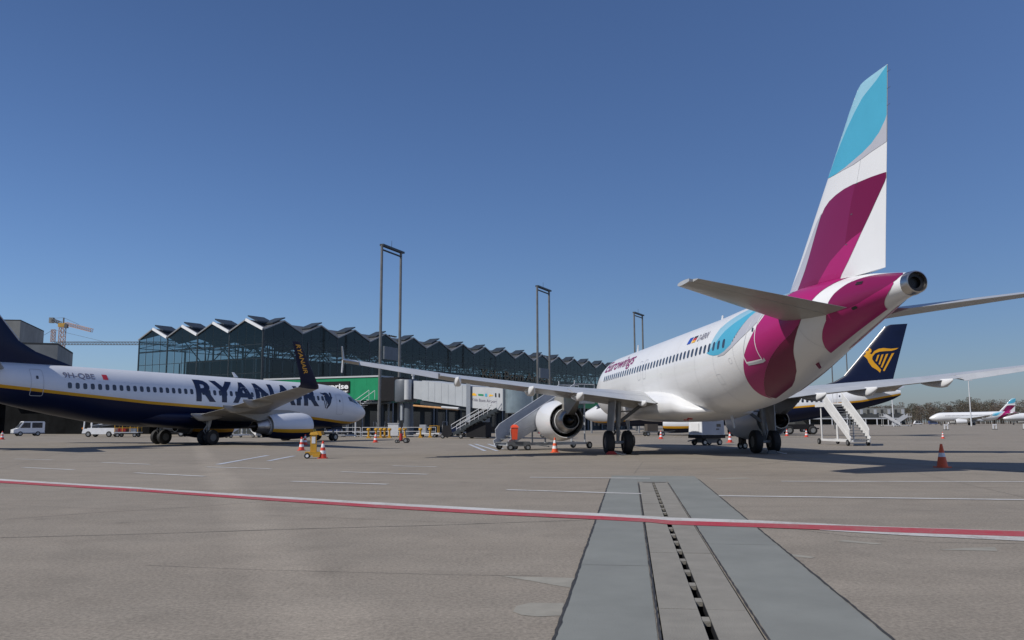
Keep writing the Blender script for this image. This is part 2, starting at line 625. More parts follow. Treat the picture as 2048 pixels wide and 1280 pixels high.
def wheel(parent, c, r, w, axis=(0, 1, 0), name='wheel', rim='rim', rr=0.55):
    """a tyre with its rim as a sub-part"""
    prof = [(-w / 2, r * rr), (-w / 2, r * 0.82), (-w * 0.40, r * 0.95), (-w * 0.22, r), (w * 0.22, r), (w * 0.40, r * 0.95), (w / 2, r * 0.82), (w / 2, r * rr)]
    a = MB().lathe(prof, c, axis, 24).build(name, 'rubber', parent)
    b = MB().lathe([(-w * 0.46, 0.01), (-w * 0.40, r * 0.25), (-w * 0.44, r * rr), (w * 0.44, r * rr), (w * 0.40, r * 0.25), (w * 0.46, 0.01)], c, axis, 16, cap=(True, True)).build('rim', rim, a)
    return a


# ------------------------------------------------------------------ airliners
# aircraft frame: x aft from the nose tip, y to the right wing, z up from the ground
class Fuse:
    def __init__(s, st, tilt=0.0, x0=0.0):
        s.a = np.array(st, float)
        s.tilt, s.x0 = tilt, x0
        x = s.a[:, 0]
        s.d = np.zeros_like(s.a)
        for k in range(1, s.a.shape[1]):
            y = s.a[:, k]
            sl = np.diff(y) / np.diff(x)
            t = np.zeros(len(x))
            t[0], t[-1] = sl[0], sl[-1]
            for i in range(1, len(x) - 1):
                if sl[i - 1] * sl[i] > 0:
                    t[i] = 2 * sl[i - 1] * sl[i] / (sl[i - 1] + sl[i])
            s.d[:, k] = t

    def sec(s, x):
        X = s.a[:, 0]
        x = min(max(x, X[0]), X[-1])
        i = min(max(int(np.searchsorted(X, x)) - 1, 0), len(X) - 2)
        h = X[i + 1] - X[i]
        t = (x - X[i]) / h
        r = []
        for k in range(1, 5):
            y0, y1, m0, m1 = s.a[i, k], s.a[i + 1, k], s.d[i, k] * h, s.d[i + 1, k] * h
            r.append((2 * t**3 - 3 * t**2 + 1) * y0 + (t**3 - 2 * t**2 + t) * m0 + (-2 * t**3 + 3 * t**2) * y1 + (t**3 - t**2) * m1)
        return r

    def lift(s, x):
        return s.tilt * (x - s.x0)

    def pt(s, x, th, off=0.0):
        """th = 0 at the crown, positive towards the right side"""
        zt, zb, w, zm = s.sec(x)
        c, q = math.cos(th), math.sin(th)
        h = (zt - zm) if c > 0 else (zm - zb)
        n = Vector((0, q / max(w, 0.01), c / max(h, 0.01))).normalized() * off
        return (x, w * q + n.y, zm + h * c + n.z + s.lift(x))

    def side(s, x, z, sgn, off=0.008):
        """point of the skin at height z (before tilt) on side sgn"""
        zt, zb, w, zm = s.sec(x)
        h = (zt - zm) if z > zm else (zm - zb)
        q = max(-1, min(1, (z - zm) / h))
        y = w * math.sqrt(1 - q * q)
        n = Vector((0, y / w**2, (z - zm) / h**2)).normalized() * off
        return (x, sgn * (y + n.y), z + n.z + s.lift(x))

    def theta(s, x, z):
        zt, zb, w, zm = s.sec(x)
        h = (zt - zm) if z > zm else (zm - zb)
        return math.acos(max(-1, min(1, (z - zm) / h)))


NP = [0, .008, .03, .07, .14, .24, .36, .5, .64, .78, .9, 1.0]


def naca(u):
    return 5 * (0.2969 * math.sqrt(u) - 0.1260 * u - 0.3516 * u**2 + 0.2843 * u**3 - 0.1030 * u**4)


def foil(xle, xte, tc, c0, c1):
    """closed outline [(x, dz, u)] of an aerofoil slice between chord fractions c0 and c1"""
    us = [c0] + [u for u in NP if c0 < u < c1] + [c1]
    ch = xte - xle
    up = [(xle + ch * u, tc * ch * naca(u) * 1.06 + 0.004, u) for u in us]
    lo = [(xle + ch * u, -tc * ch * naca(u) * 0.94 - 0.004, u) for u in reversed(us)]
    return up + lo


def interp_sec(secs, q):
    ks = [s[0] for s in secs]
    return [float(np.interp(q, ks, [s[j] for s in secs])) for j in range(len(secs[0]))]


def surf(mb, secs, l0, l1, c0, c1, sgn, droop=0.0, lift=None, vertical=False, mi=0):
    ls = [l0] + [s[0] for s in secs if l0 + 1e-3 < s[0] < l1 - 1e-3] + [l1]
    rings = []
    for l in ls:
        if vertical:
            _, xle, xte, tc = interp_sec(secs, l)
            rings.append([(x, dz, l + (lift(x) if lift else 0)) for x, dz, u in foil(xle, xte, tc, c0, c1)])
        else:
            _, xle, xte, zle, zte, tc = interp_sec(secs, l)
            rg = []
            for x, dz, u in foil(xle, xte, tc, c0, c1):
                z = zle + (zte - zle) * u + dz - droop * (u - c0) * (xte - xle)
                rg.append((x, sgn * l, z + (lift(x) if lift else 0)))
            rings.append(rg)
    n = len(rings[0])
    m = mi if not isinstance(mi, tuple) else [mi[0] if i < n // 2 else mi[1] for i in range(n)]
    mb.loft(rings, m)
    return mb


def flight_surface(name, secs, l0, l1, c0, c1, sgn, root, mats, droop=0.0, lift=None, vertical=False):
    mb = MB()
    surf(mb, secs, l0, l1, c0, c1, sgn, droop, lift, vertical, (0, 1) if len(mats) > 1 else 0)
    return mb.build(name, mats, root, smooth=40)


def fuselage_mesh(F, x0, x1, nx, nth, zones, mats, root, name='fuselage'):
    """zones: list of heights z(x) from the crown down, material k above the k-th height"""
    xs = [x0 + (x1 - x0) * (0.5 - 0.5 * math.cos(math.pi * i / nx)) * 0.5 + (x1 - x0) * i / nx * 0.5 for i in range(nx + 1)]
    mb = MB()
    rings = []
    nz = len(zones)
    for x in xs:
        b = [0.0] + [F.theta(x, z(x)) for z in zones] + [math.pi]
        th = []
        for k in range(nz + 1):
            cnt = nth if k in (0, nz) else 2
            th += [b[k] + (b[k + 1] - b[k]) * i / cnt for i in range(cnt)]
        th.append(math.pi)
        th = th + [2 * math.pi - t for t in reversed(th[1:-1])]
        rings.append([F.pt(x, t) for t in th])
    half = []
    for k in range(nz + 1):
        half += [k] * (nth if k in (0, nz) else 2)
    mi = half + list(reversed(half))
    mb.loft(rings, mi if nz else 0)
    return mb.build(name, mats, root, smooth=60)


def engine(root, lat, zc, xin, xnoz, rmax, rnoz, mats, sgn, name='engine', core=1.5, band=None, pyl=None, stripe=True):
    """nacelle > intake lip, fan face, core cowl, exhaust plug; axis along x"""
    L = xnoz - xin
    c = (xin, sgn * lat, zc)
    prof = [(0.02, rmax * .80), (0, rmax * .86), (0.05 * L, rmax * .925), (.14 * L, rmax * .975), (.32 * L, rmax), (.55 * L, rmax * .99), (.8 * L, rmax * .92), (L, rnoz), (L - .02, rnoz - .03), (L * .8, rnoz * .96)]
    n = 60
    mb = MB()
    rings = []
    flat = 0.93 if len(mats) > 1 else 1.0
    for t, r in prof:
        rings.append([(c[0] + t, c[1] + r * math.sin(a), c[2] + r * math.cos(a) * (flat if math.cos(a) < 0 else 1)) for a in [2 * math.pi * i / n for i in range(n)]])
    if band:
        k = []
        for i in range(n):
            q = abs((i + .5) / n * 360 - 180)
            k.append(0 if q > band[0] else 1 if q > band[1] else 2)
        mb.loft(rings, k, cap=(False, False))
    else:
        mb.loft(rings, 0, cap=(False, False))
    nac = mb.build('nacelle', mats, root, smooth=50)
    MB().lathe([(-.015, rmax * .865), (-.035, rmax * .83), (.0, rmax * .79), (.12 * L, rmax * .76), (.2 * L, rmax * .77)], c, (1, 0, 0), 40).build('intake_lip', 'bare_metal', nac)
    MB().lathe([(.2 * L, rmax * .78), (.2 * L, .28), (.1 * L, .02)], c, (1, 0, 0), 32).build('fan', 'gear_dark', nac)
    MB().lathe([(.78 * L, rnoz * .97), (.70 * L, rnoz * .55)], c, (1, 0, 0), 32).build('bypass_duct', 'black_hole', nac)
    MB().lathe([(.70 * L, rnoz * .74), (.9 * L, rnoz * .76), (L * 1.02, rnoz * .70)], c, (1, 0, 0), 36).build('core_cowl', 'steel_light', nac)
    MB().lathe([(L * 1.0, rnoz * .695), (L + core * .35, rnoz * .62), (L + core * .75, rnoz * .50), (L + core * .75, rnoz * .46), (L + core * .4, rnoz * .44)], c, (1, 0, 0), 36).build('core_nozzle', 'dull_metal', nac)
    MB().lathe([(L + core * .42, rnoz * .455), (L + core * .42, rnoz * .3), (L + core * .8, rnoz * .22), (L + core * 1.15, .03)], c, (1, 0, 0), 28, cap=(False, True)).build('exhaust_plug', 'burnt_metal', nac)
    return nac


def bogie(root, x, lat, sgn, r, w, gap, ztop, legtilt=0.0, door=None, brace=True, mats=('gear_grey', 'gear_dark')):
    g = MB()
    top = (x - .05, sgn * (lat - legtilt), ztop)
    g.tube(top, (x, sgn * lat, r + .75), .15, .13, 12)
    g.tube((x, sgn * lat, r + .8), (x, sgn * lat, r), .085, .085, 12)
    g.tube((x, sgn * (lat - gap), r), (x, sgn * (lat + gap), r), .08, .08, 10)
    g.tube((x + .13, sgn * (lat + .06), r + 1.0), (x + .42, sgn * lat, r + .5), .035)
    g.tube((x + .42, sgn * lat, r + .5), (x + .1, sgn * lat, r + .08), .035)
    g.path([(x + .16, sgn * lat, ztop - .2), (x + .17, sgn * (lat - .02), r + .7), (x + .14, sgn * lat, r + .1)], .025, 6)
    leg = g.build('landing_gear_leg', mats[0], root)
    if brace:
        b = MB()
        b.bar((x - .02, sgn * (lat - .12), r + 1.02), (x - .15, sgn * (lat - 1.35), ztop - .15), .13, .15)
        b.bar((x - .05, sgn * (lat - .08), ztop - .55), (x - .1, sgn * (lat - .85), r + 1.55), .06, .06)
        b.build('side_brace', 'gear_dark', leg)
    if door:
        MB().hexa([(x - .75, sgn * (lat + .34), door[0]), (x + .55, sgn * (lat + .34), door[0]), (x + .55, sgn * (lat + .40), door[0]), (x - .75, sgn * (lat + .40), door[0]),
                   (x - .75, sgn * (lat + .22), door[1]), (x + .75, sgn * (lat + .22), door[1]), (x + .75, sgn * (lat + .28), door[1]), (x - .75, sgn * (lat + .28), door[1])]).build('gear_door', 'gear_grey', leg)
    for k in (-1, 1):
        wheel(root, (x, sgn * lat + k * gap, r), r, w, rim='gear_dark', rr=.5)
    return leg


def canoe(mb, x0, x1, lat, sgn, ztop0, ztop1, depth, width, mi=0):
    """flap track fairing hanging under a wing"""
    rings = []
    for i in range(10):
        t = i / 9
        x = x0 + (x1 - x0) * t
        q = max(0.03, math.sin(math.pi * min(1, .05 + t * .62)) ** .7) * (1 if t < .72 else max(.05, 1 - ((t - .72) / .28) ** 1.6))
        zt = ztop0 + (ztop1 - ztop0) * t
        w, d = width / 2 * max(q, .1), depth * q
        rings.append([(x, sgn * lat + w * math.copysign(abs(math.sin(a)) ** .6, math.sin(a)), zt - d * .5 + (d * .5 + .04) * math.copysign(abs(math.cos(a)) ** .8, math.cos(a))) for a in [2 * math.pi * k / 16 for k in range(16)]])
    mb.loft(rings, mi)


def windows(F, root, xs, z, sgn, w=.24, h=.34, straight=(6.5, 24.5)):
    base = None
    for x in xs:
        if straight[0] < x < straight[1] and not F.tilt:
            if base is None:
                bm = bm_polys([rrect(0, z, w, h, .1)])
                o = bm_to_obj(bm, lambda u, v: F.side(15, v, sgn, .012)[1:] and (u, F.side(15, v, sgn, .012)[1], F.side(15, v, sgn, .012)[2]), 'window', 'window_dark', root, 0, .12)
                o.location.x = x
                base = o.data
            else:
                inst('window', base, root, (x, 0, 0))
        else:
            bm_to_obj(bm_polys([rrect(x, z, w, h, .1)]), lambda u, v: F.side(u, v, sgn, .012), 'window', 'window_dark', root, 0, .12)


def aircraft_empty(name, X, Y, a, G, label, cat, group=None):
    aft = Vector((math.sin(a), -math.cos(a), 0))
    loc = Vector((X, Y, 0)) - aft * G
    return thing(name, loc, a - math.pi / 2, label, cat, group)


# ---- the white twin jet with magenta and turquoise swooshes
A_F = Fuse([(0, 3.42, 3.38, .02, 3.4), (.3, 3.8, 3.0, .5, 3.4), (1, 4.35, 2.55, .98, 3.42), (2, 4.92, 2.22, 1.4, 3.55), (3.2, 5.5, 2.0, 1.7, 3.68), (4.5, 5.85, 1.88, 1.88, 3.8),
            (6, 5.95, 1.83, 1.975, 3.89), (24, 5.97, 1.83, 1.975, 3.9), (25.5, 6.0, 1.92, 1.97, 3.93), (27, 6.03, 2.13, 1.95, 4.02), (29, 6.03, 2.62, 1.83, 4.25), (31, 6.0, 3.24, 1.6, 4.55), (33, 5.92, 3.82, 1.25, 4.83),
            (35, 5.76, 4.36, .85, 5.03), (36.5, 5.52, 4.70, .46, 5.1), (37.1, 5.41, 4.77, .34, 5.09)], tilt=.015, x0=15)
A_WING = [(.9, 12.0, 19.5, 2.75, 2.36, .145), (1.95, 12.55, 19.45, 2.85, 2.46, .14), (6.4, 14.85, 19.4, 3.18, 3.02, .118), (12, 17.65, 20.6, 3.72, 3.62, .11), (17.0, 20.15, 21.68, 4.36, 4.32, .105)]
A_FIN = [(5.55, 28.2, 35.75, .03), (5.95, 28.9, 35.83, .06), (6.3, 29.5, 35.87, .088), (7.4, 30.57, 36.0, .09), (9.8, 32.8, 36.3, .09), (11.5, 34.36, 36.5, .09), (11.8, 34.66, 36.53, .088), (11.98, 34.86, 36.55, .082), (12.07, 35.0, 36.56, .07), (12.12, 35.14, 36.57, .045)]
A_TAIL = [(.5, 30.9, 35.2, 5.0, 4.95, .085), (6.1, 34.95, 36.48, 5.62, 5.6, .075)]


def fin_y(secs, x, z, s=1, lift=None):
    z0 = z - (lift(x) if lift else 0)
    _, xle, xte, tc = interp_sec(secs, z0)
    u = min(1, max(0, (x - xle) / (xte - xle)))
    return tc * (xte - xle) * naca(u) * (1.06 if s > 0 else .94) + .004


def fin_clip(secs, x, z, m=0.0):
    _, xle, xte, tc = interp_sec(secs, z)
    return min(max(x, xle + m), xte - m)


FIN_ART = {
    'light_blue': [[(36.6, 12.12), (36.0, 11.84), (35.28, 11.60), (34.75, 11.28), (34.2, 10.89), (33.48, 10.31), (32.95, 9.77), (32.6, 9.82), (33.2, 10.5), (33.9, 11.2), (34.2, 11.6), (34.5, 11.85), (34.8, 12.05), (35.3, 12.11), (36.0, 12.12)]],
    'turquoise': [[(36.6, 12.12), (36.0, 11.84), (35.28, 11.60), (34.75, 11.28), (34.2, 10.89), (33.48, 10.31), (32.95, 9.77), (32.7, 9.74), (33.1, 9.68), (33.55, 9.66), (34.1, 9.70), (34.6, 9.78), (35.1, 9.87), (35.59, 10.01), (36.0, 10.22), (36.32, 10.51), (36.55, 10.85), (36.7, 11.15), (36.7, 12.0)]],
    'swoosh_grey': [[(36.7, 11.15), (36.55, 10.85), (36.32, 10.51), (36.0, 10.22), (35.59, 10.01), (35.1, 9.87), (34.6, 9.78), (34.1, 9.70), (33.55, 9.66), (34.59, 9.65), (35.1, 9.70), (35.56, 9.76), (36.1, 9.81), (36.7, 9.88)],
                    [(32.5, 8.62), (32.08, 8.38), (31.3, 7.6), (30.63, 6.94), (29.66, 6.27), (29.9, 6.05), (30.35, 6.05), (30.75, 6.4), (31.18, 6.84), (31.5, 7.25), (31.79, 7.66), (32.1, 8.1)]],
    'mid_purple': [[(34.65, 9.02), (34.53, 9.03), (34.0, 9.02), (33.48, 8.96), (33.05, 8.87), (32.7, 8.72), (32.47, 8.53), (32.3, 8.33), (32.05, 8.0), (31.79, 7.66), (31.26, 6.9), (30.85, 6.5), (30.4, 6.05), (31.6, 5.9), (32.2, 6.3), (33.0, 6.85), (33.9, 7.21), (34.34, 8.43)]],
    'magenta': [[(31.6, 5.9), (32.2, 6.3), (33.0, 6.85), (33.9, 7.21), (34.3, 7.33), (34.86, 7.45), (34.45, 7.05), (34.03, 6.65), (33.43, 6.13), (33.3, 5.9)]],
    'dark_purple': [[(36.35, 8.92), (35.9, 8.96), (35.49, 8.99), (34.65, 9.02), (34.34, 8.43), (33.9, 7.21), (34.3, 7.33), (34.86, 7.45), (35.25, 7.82), (35.64, 8.21)]],
}
FUS_ART = {}
_lb_out = [(30.7, .30), (29.8, .50), (28.81, .621), (27.72, .70), (26.97, .83), (26.42, .97), (26.19, 1.142), (26.0, 1.296), (25.72, 1.395)]
_lb_in = [(31.0, .40), (30.5, .62), (29.76, .78), (28.86, .872), (27.99, .979), (27.27, 1.098), (26.83, 1.226), (26.40, 1.335), (25.95, 1.41)]
_tq_low = [(25.66, 1.43), (26.0, 1.487), (26.51, 1.544), (27.07, 1.572), (27.58, 1.558), (28.17, 1.493), (28.57, 1.381), (28.94, 1.202), (29.3, 1.0), (29.75, .87), (30.45, .70), (31.05, .42)]
_gr = [(26.9, 1.60), (27.56, 1.624), (28.29, 1.56), (29.23, 1.439), (29.77, 1.36), (30.28, 1.24), (30.6, 1.045), (31.05, .72), (31.35, .45)]
_a_left = [(27.74, 3.16), (27.72, 3.102), (27.87, 2.82), (28.06, 2.597), (28.29, 2.382), (28.52, 2.205), (28.82, 2.028), (29.18, 1.842), (29.63, 1.644), (30.1, 1.426), (30.31, 1.309), (30.49, 1.213), (30.66, 1.054), (31.1, .78), (31.35, .634), (31.6, .2)]
_a_right = [(34.35, .2), (34.21, .561), (33.95, .80), (33.68, 1.003), (33.43, 1.231), (33.1, 1.55), (32.7, 1.858), (32.32, 2.083), (31.99, 2.242), (31.59, 2.437), (31.1, 2.692), (30.52, 2.904), (29.75, 3.076), (29.2, 3.16)]
_b = [(36.9, .30), (36.23, .36), (35.8, .50), (35.45, .653), (34.91, .925), (34.48, 1.277), (34.25, 1.536), (34.1, 1.85), (33.87, 2.13), (33.41, 2.368), (33.03, 2.592), (32.61, 2.875), (32.25, 3.16), (35.82, 3.16), (35.9, 3.0), (36.09, 2.701), (36.28, 2.45), (36.5, 2.177), (36.72, 1.85), (36.91, 1.507), (37.02, 1.1), (37.06, .619)]
_adiv = [(33.1, 1.55), (32.67, 1.849), (32.14, 1.981), (31.3, 2.099), (30.44, 2.246), (29.57, 2.441), (28.82, 2.639), (27.99, 2.89), (27.74, 3.16)]
_bdiv = [(34.1, 1.85), (34.5, 2.02), (34.95, 2.08), (35.45, 2.04), (35.9, 1.92), (36.35, 1.74), (36.65, 1.55), (36.85, 1.35)]
FUS_ART = {
    'light_blue': [_lb_out + _lb_in[::-1]],
    'turquoise': [_lb_in + _tq_low],
    'swoosh_grey': [_tq_low[3:] + _gr[::-1]],
    'magenta': [_a_left[1:] + _a_right[:5] + _adiv[:-1]],
    'dark_purple': [_a_right[5:] + _adiv[::-1]],
    'mid_purple': [_b[:8] + _bdiv + [(36.95, 1.2), (37.02, .95), (37.06, .619)]],
    'magenta.b': [_b[8:19] + [(36.86, 1.5)] + _bdiv[::-1]],
}
DOOR_L = [(29.05, 2.05), (29.05, 1.9), (29.20, 1.70), (29.45, 1.42), (29.62, 1.246), (29.80, 1.05), (30.0, .93)]
DOOR_R = [(30.04, 2.175), (30.06, 1.9), (30.10, 1.65), (30.18, 1.40), (30.30, 1.17), (30.45, .98), (30.5, .93)]



def livery_a320(root, fin, rudder, detail):
    for m, polys in [(m, [p]) for m, ps in FIN_ART.items() for p in ps]:
        for s in (-1, 1):
            def fm(u, v, s=s):
                z = min(v, 12.11)
                x = fin_clip(A_FIN, u, z, .004)
                return (x, s * (fin_y(A_FIN, x, z, s) + .009), z)
            bm_to_obj(bm_polys(polys), fm, 'swoosh', m, fin, .10, .16, False)
    for k, (m, th_polys) in enumerate(FUS_ART.items()):
        for s in (-1, 1):
            g = 1.0 if s < 0 else .84
            bm_to_obj(bm_polys(th_polys), lambda u, v: A_F.pt(u, s * v * (g if v > 1.8 else 1 - (1 - g) * max(0, v - 1) / .8), .008 + .0012 * (k % 4)), 'swoosh', m.split('.')[0], root, .12, .05)
    if not detail:
        return
    # skin joints: hoops every few frames and two long laps on the side that shows
    for x in (7.4, 10.2, 13.0, 15.8, 18.6, 21.4, 24.2, 26.4, 28.35, 32.6, 35.0):
        n_ = 30
        MB().add([q for i in range(n_ + 1) for q in (A_F.pt(x, -.05 - 2.9 * i / n_, .006), A_F.pt(x + .014, -.05 - 2.9 * i / n_, .006))], [(2 * i, 2 * i + 1, 2 * i + 3, 2 * i + 2) for i in range(n_)]).build('skin_joint', 'skin_seam', root, fix=False)
    # small hatches and fill points on the left flank
    for x, z, w_, h_ in ((8.6, 2.9, .9, .7), (26.6, 3.1, .4, .4), (19.2, 3.75, .3, .22), (12.0, 3.5, .3, .2), (28.0, 3.7, .22, .22)):
        bm_to_obj(bm_polys(ring_polys(rrect(x, z, w_, h_, .06), rrect(x, z, w_ - .03, h_ - .03, .05))), lambda u, v: A_F.side(u, v, -1, .007), 'access_hatch', 'skin_seam', root, .3, .15)
    # rudder hinge covers and static wicks
    for z in (7.2, 8.1, 9.0):
        _, xle, xte, tc = interp_sec(A_FIN, z)
        x = xle + (xte - xle) * .645
        MB().box((x, -fin_y(A_FIN, x, z, -1) - .010, z), (.10, .012, .03)).build('hinge_cover', 'gear_dark', fin, 0)
    for z in (10.9, 11.4, 11.9):
        xt = interp_sec(A_FIN, z)[2]
        MB().tube((xt - .02, 0, z), (xt + .16, 0, z), .008, .005, 5).build('static_wick', 'gear_dark', rudder)
    th = lambda u, v: A_F.pt(u, -v, .014)
    # rear door: white outline, small window, sill
    inset = lambda pl, d: [(x + d, t) for x, t in pl]
    outl = DOOR_L + DOOR_R[::-1]
    c = (29.72, 1.5)
    inl = [(c[0] + (x - c[0]) * .90, c[1] + (t - c[1]) * .945) for x, t in outl]
    d = bm_to_obj(bm_polys(ring_polys(outl, inl)), th, 'door', 'air_white', root, .2, .07)
    bm_to_obj(bm_polys([rrect(29.93, 1.40, .12, .09, .035)]), th, 'door_window', 'window_dark', d)
    bm_to_obj(bm_polys([[(29.08, 2.05), (30.06, 2.18), (30.18, 2.14), (30.16, 2.23), (29.98, 2.235), (29.12, 2.11)]]), lambda u, v: A_F.pt(u, -v, .02), 'door_sill', 'panel_line', d, .2, .07)
    for x in (15.2, 16.2):
        bm_to_obj(bm_polys(ring_polys(rrect(x, 4.3, .52, 1.02, .1), rrect(x, 4.3, .47, .97, .08))), lambda u, v: A_F.side(u, v, -1, .008), 'emergency_exit', 'swoosh_grey', root, 0, .15)
    tb = bm_text('Eurowings', .66, .012, 1.0)
    wd = max(v.co.x for v in tb.verts)
    for v in tb.verts:
        v.co.x *= 7.1 / wd
    bm_to_obj(tb, lambda u, v: A_F.side(5.95 + u, 4.86 + v, -1, .014), 'lettering', 'letter_purple', root, .4, .1)
    tb = bm_text('D-ABNN', .30, .0, 1.0)
    wd = max(v.co.x for v in tb.verts)
    for v in tb.verts:
        v.co.x *= 1.36 / wd
    bm_to_obj(tb, lambda u, v: A_F.side(23.85 + u, 4.90 + v, -1, .014), 'lettering', 'letter_grey', root, .4, .1)
    for x, cols in ((22.52, ['flag_blue']), (23.15, ['flag_gold', 'flag_red', 'flag_black'])):
        for i, c in enumerate(cols):
            h = .30 / len(cols)
            bm_to_obj(bm_polys([[(x, 4.90 + h * i), (x + .48, 4.90 + h * i), (x + .48, 4.90 + h * (i + 1)), (x, 4.90 + h * (i + 1))]]), lambda u, v: A_F.side(u, v, -1, .014), 'flag_mark', c, root, .3, .1)



def build_a320(name, X, Y, a, label, group, detail=True):
    G = 17.71
    root = aircraft_empty(name, X, Y, a, G, label, 'airliner', group)
    F = A_F
    fus = fuselage_mesh(F, 0, 37.1, 90, 30, [], ['air_white'], root)
    # exhaust of the auxiliary power unit at the very end of the tail cone
    apu = MB().lathe([(0, .335), (.06, .345), (.32, .318), (.34, .285), (.1, .26)], (37.05, 0, 5.415), (1, 0, 0.06), 28).build('exhaust_ring', 'bare_metal', root)
    MB().lathe([(.22, .28), (.22, .17), (.1, .16), (.1, .01)], (37.05, 0, 5.415), (1, 0, 0.06), 24).build('exhaust_bore', 'burnt_metal', apu)
    # belly fairing
    rings = []
    for x, w, zb, zu in ((9.8, 1.0, 2.1, 2.9), (10.6, 1.6, 1.84, 3.3), (11.8, 2.04, 1.66, 3.52), (13.2, 2.2, 1.60, 3.55), (15.5, 2.26, 1.58, 3.46), (17.5, 2.28, 1.58, 3.34), (19.0, 2.27, 1.60, 3.2), (20.0, 2.19, 1.64, 3.05), (20.8, 2.02, 1.70, 2.85), (21.5, 1.72, 1.78, 2.6), (22.1, 1.3, 1.88, 2.35), (22.6, .7, 2.0, 2.2)):
        rg = []
        zc = 2.45 if zb < 1.75 else (zb + zu) / 2
        for i in range(32):
            t = 2 * math.pi * i / 32
            c, q = math.cos(t), math.sin(t)
            e = .70 if c < 0 else .85
            rg.append((x, w * math.copysign(abs(q) ** (.70), q), zc + math.copysign(abs(c) ** e, c) * ((zu - zc) if c > 0 else zc - zb)))
        rings.append(rg)
    MB().loft(rings).build('belly_fairing', 'air_white', root, smooth=60)
    # wings
    for s in (-1, 1):
        mb = MB()
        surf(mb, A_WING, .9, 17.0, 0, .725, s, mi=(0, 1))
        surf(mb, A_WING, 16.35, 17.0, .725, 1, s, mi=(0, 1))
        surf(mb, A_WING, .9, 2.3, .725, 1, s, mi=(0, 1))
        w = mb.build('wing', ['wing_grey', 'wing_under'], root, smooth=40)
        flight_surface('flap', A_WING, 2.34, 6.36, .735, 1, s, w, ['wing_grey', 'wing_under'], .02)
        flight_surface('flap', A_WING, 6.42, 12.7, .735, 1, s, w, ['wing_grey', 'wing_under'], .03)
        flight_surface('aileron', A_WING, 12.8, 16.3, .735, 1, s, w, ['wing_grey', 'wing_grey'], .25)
        fe = MB()
        fe.slab_y([(20.6, 4.36), (21.45, 4.30), (22.05, 4.85), (21.7, 4.9)], s * 17.0, s * 17.05)
        fe.slab_y([(20.7, 4.34), (21.5, 4.32), (21.85, 3.75), (21.55, 3.75)], s * 17.0, s * 17.05)
        fe.build('wing_tip_fence', 'wing_grey', w, smooth=0)
        for lat, l, d, wd in ((6.0, 3.1, .36, .40), (8.4, 3.0, .40, .38), (11.9, 2.7, .36, .34), (2.9, 1.6, .22, .26)):
            _, xle, xte, zle, zte, tc = interp_sec(A_WING, lat)
            fb = MB()
            canoe(fb, xte - l * .78, xte + l * .22, lat, s, zte + .05, zte - .02, d, wd)
            fb.build('flap_track_fairing', 'air_white', w, smooth=50)
        nac = engine(root, 5.75, 1.68, 9.75, 14.3, 1.15, .92, ['air_white'], s)
        # pylon between nacelle and wing
        p = MB()
        rings = []
        for x, z0, z1, wd in ((10.6, 2.5, 2.86, .12), (11.6, 2.45, 3.0, .36), (13.2, 2.3, 3.1, .46), (14.4, 2.0, 3.1, .46), (15.6, 1.98, 3.02, .40), (16.8, 2.35, 2.95, .28), (17.8, 2.72, 2.9, .08)):
            rings.append([(x, s * 5.75 - wd / 2, z0), (x, s * 5.75 + wd / 2, z0), (x, s * 5.75 + wd / 2, z1), (x, s * 5.75 - wd / 2, z1)])
        p.loft(rings).build('pylon', 'wing_under', nac, smooth=50)
        bogie(root, 17.71, 3.795, s, .585, .41, .465, 2.65, .08, door=(1.15, 2.7))
        # tailplane with elevator
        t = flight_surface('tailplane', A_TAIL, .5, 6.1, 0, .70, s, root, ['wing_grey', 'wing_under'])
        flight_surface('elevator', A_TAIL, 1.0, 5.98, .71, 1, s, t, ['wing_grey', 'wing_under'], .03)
    # nose gear
    n = MB().tube((5.1, 0, 2.1), (5.07, 0, .38), .09, .08).bar((5.0, 0, 1.2), (4.2, 0, 2.0), .08).build('landing_gear_leg', 'gear_grey', root)
    MB().box((5.1, 0, .38), (.1, .52, .1)).build('axle', 'gear_dark', n)
    for k in (-1, 1):
        wheel(root, (5.07, k * .25, .38), .38, .22)
    # fin and rudder
    f = flight_surface('fin', A_FIN, 5.55, 12.12, 0, .64, 1, root, ['air_white', 'air_white'], vertical=True)
    rd = flight_surface('rudder', A_FIN, 6.12, 12.12, .643, 1, 1, root, ['air_white', 'air_white'], vertical=True)
    if detail:
        # antennas and drains
        for x, z, h, l in ((22.2, 5.95, .42, .28), (7.6, 5.95, .42, .28)):
            MB().slab_y([(x, z), (x + l, z), (x + l * 1.25, z + h), (x + l * .85, z + h)], -.02, .02).build('antenna', 'air_white', root, smooth=0)
        MB().slab_y([(23.0, 1.86), (23.3, 1.86), (23.5, 1.3), (23.36, 1.3)], -.02, .02).build('antenna', 'stair_grey', root, smooth=0)
        MB().slab_y([(31.2, 3.55), (31.4, 3.6), (31.55, 3.42), (31.45, 3.38)], -.02, .02).build('drain_mast', 'dark_purple', root, smooth=0)
        for q in (0, .09):
            bm_to_obj(bm_polys([[(35.35, .98 + q), (35.62, .98 + q), (35.62, 1.04 + q), (35.35, 1.04 + q)]]), lambda u, v: F.pt(u, -v, .03), 'vent', 'black_hole', root)
        bm_to_obj(bm_polys([rrect(35.2, 2.16, .22, .14, .05)]), lambda u, v: F.pt(u, -v, .03), 'vent', 'black_hole', root)
        for x, y in ((19.9, -1.0), (20.6, -1.05)):
            MB().box((x, y, 1.70 + (x - 19.9) * .06), (.5, .22, .1), R(-14)).build('inspection_tag', 'chock_red', root, 0)
    livery_a320(root, f, rd, detail)
    windows(F, root, [6.7 + .5334 * i for i in range(40)], 4.42, -1, w=.25, h=.36)
    return root


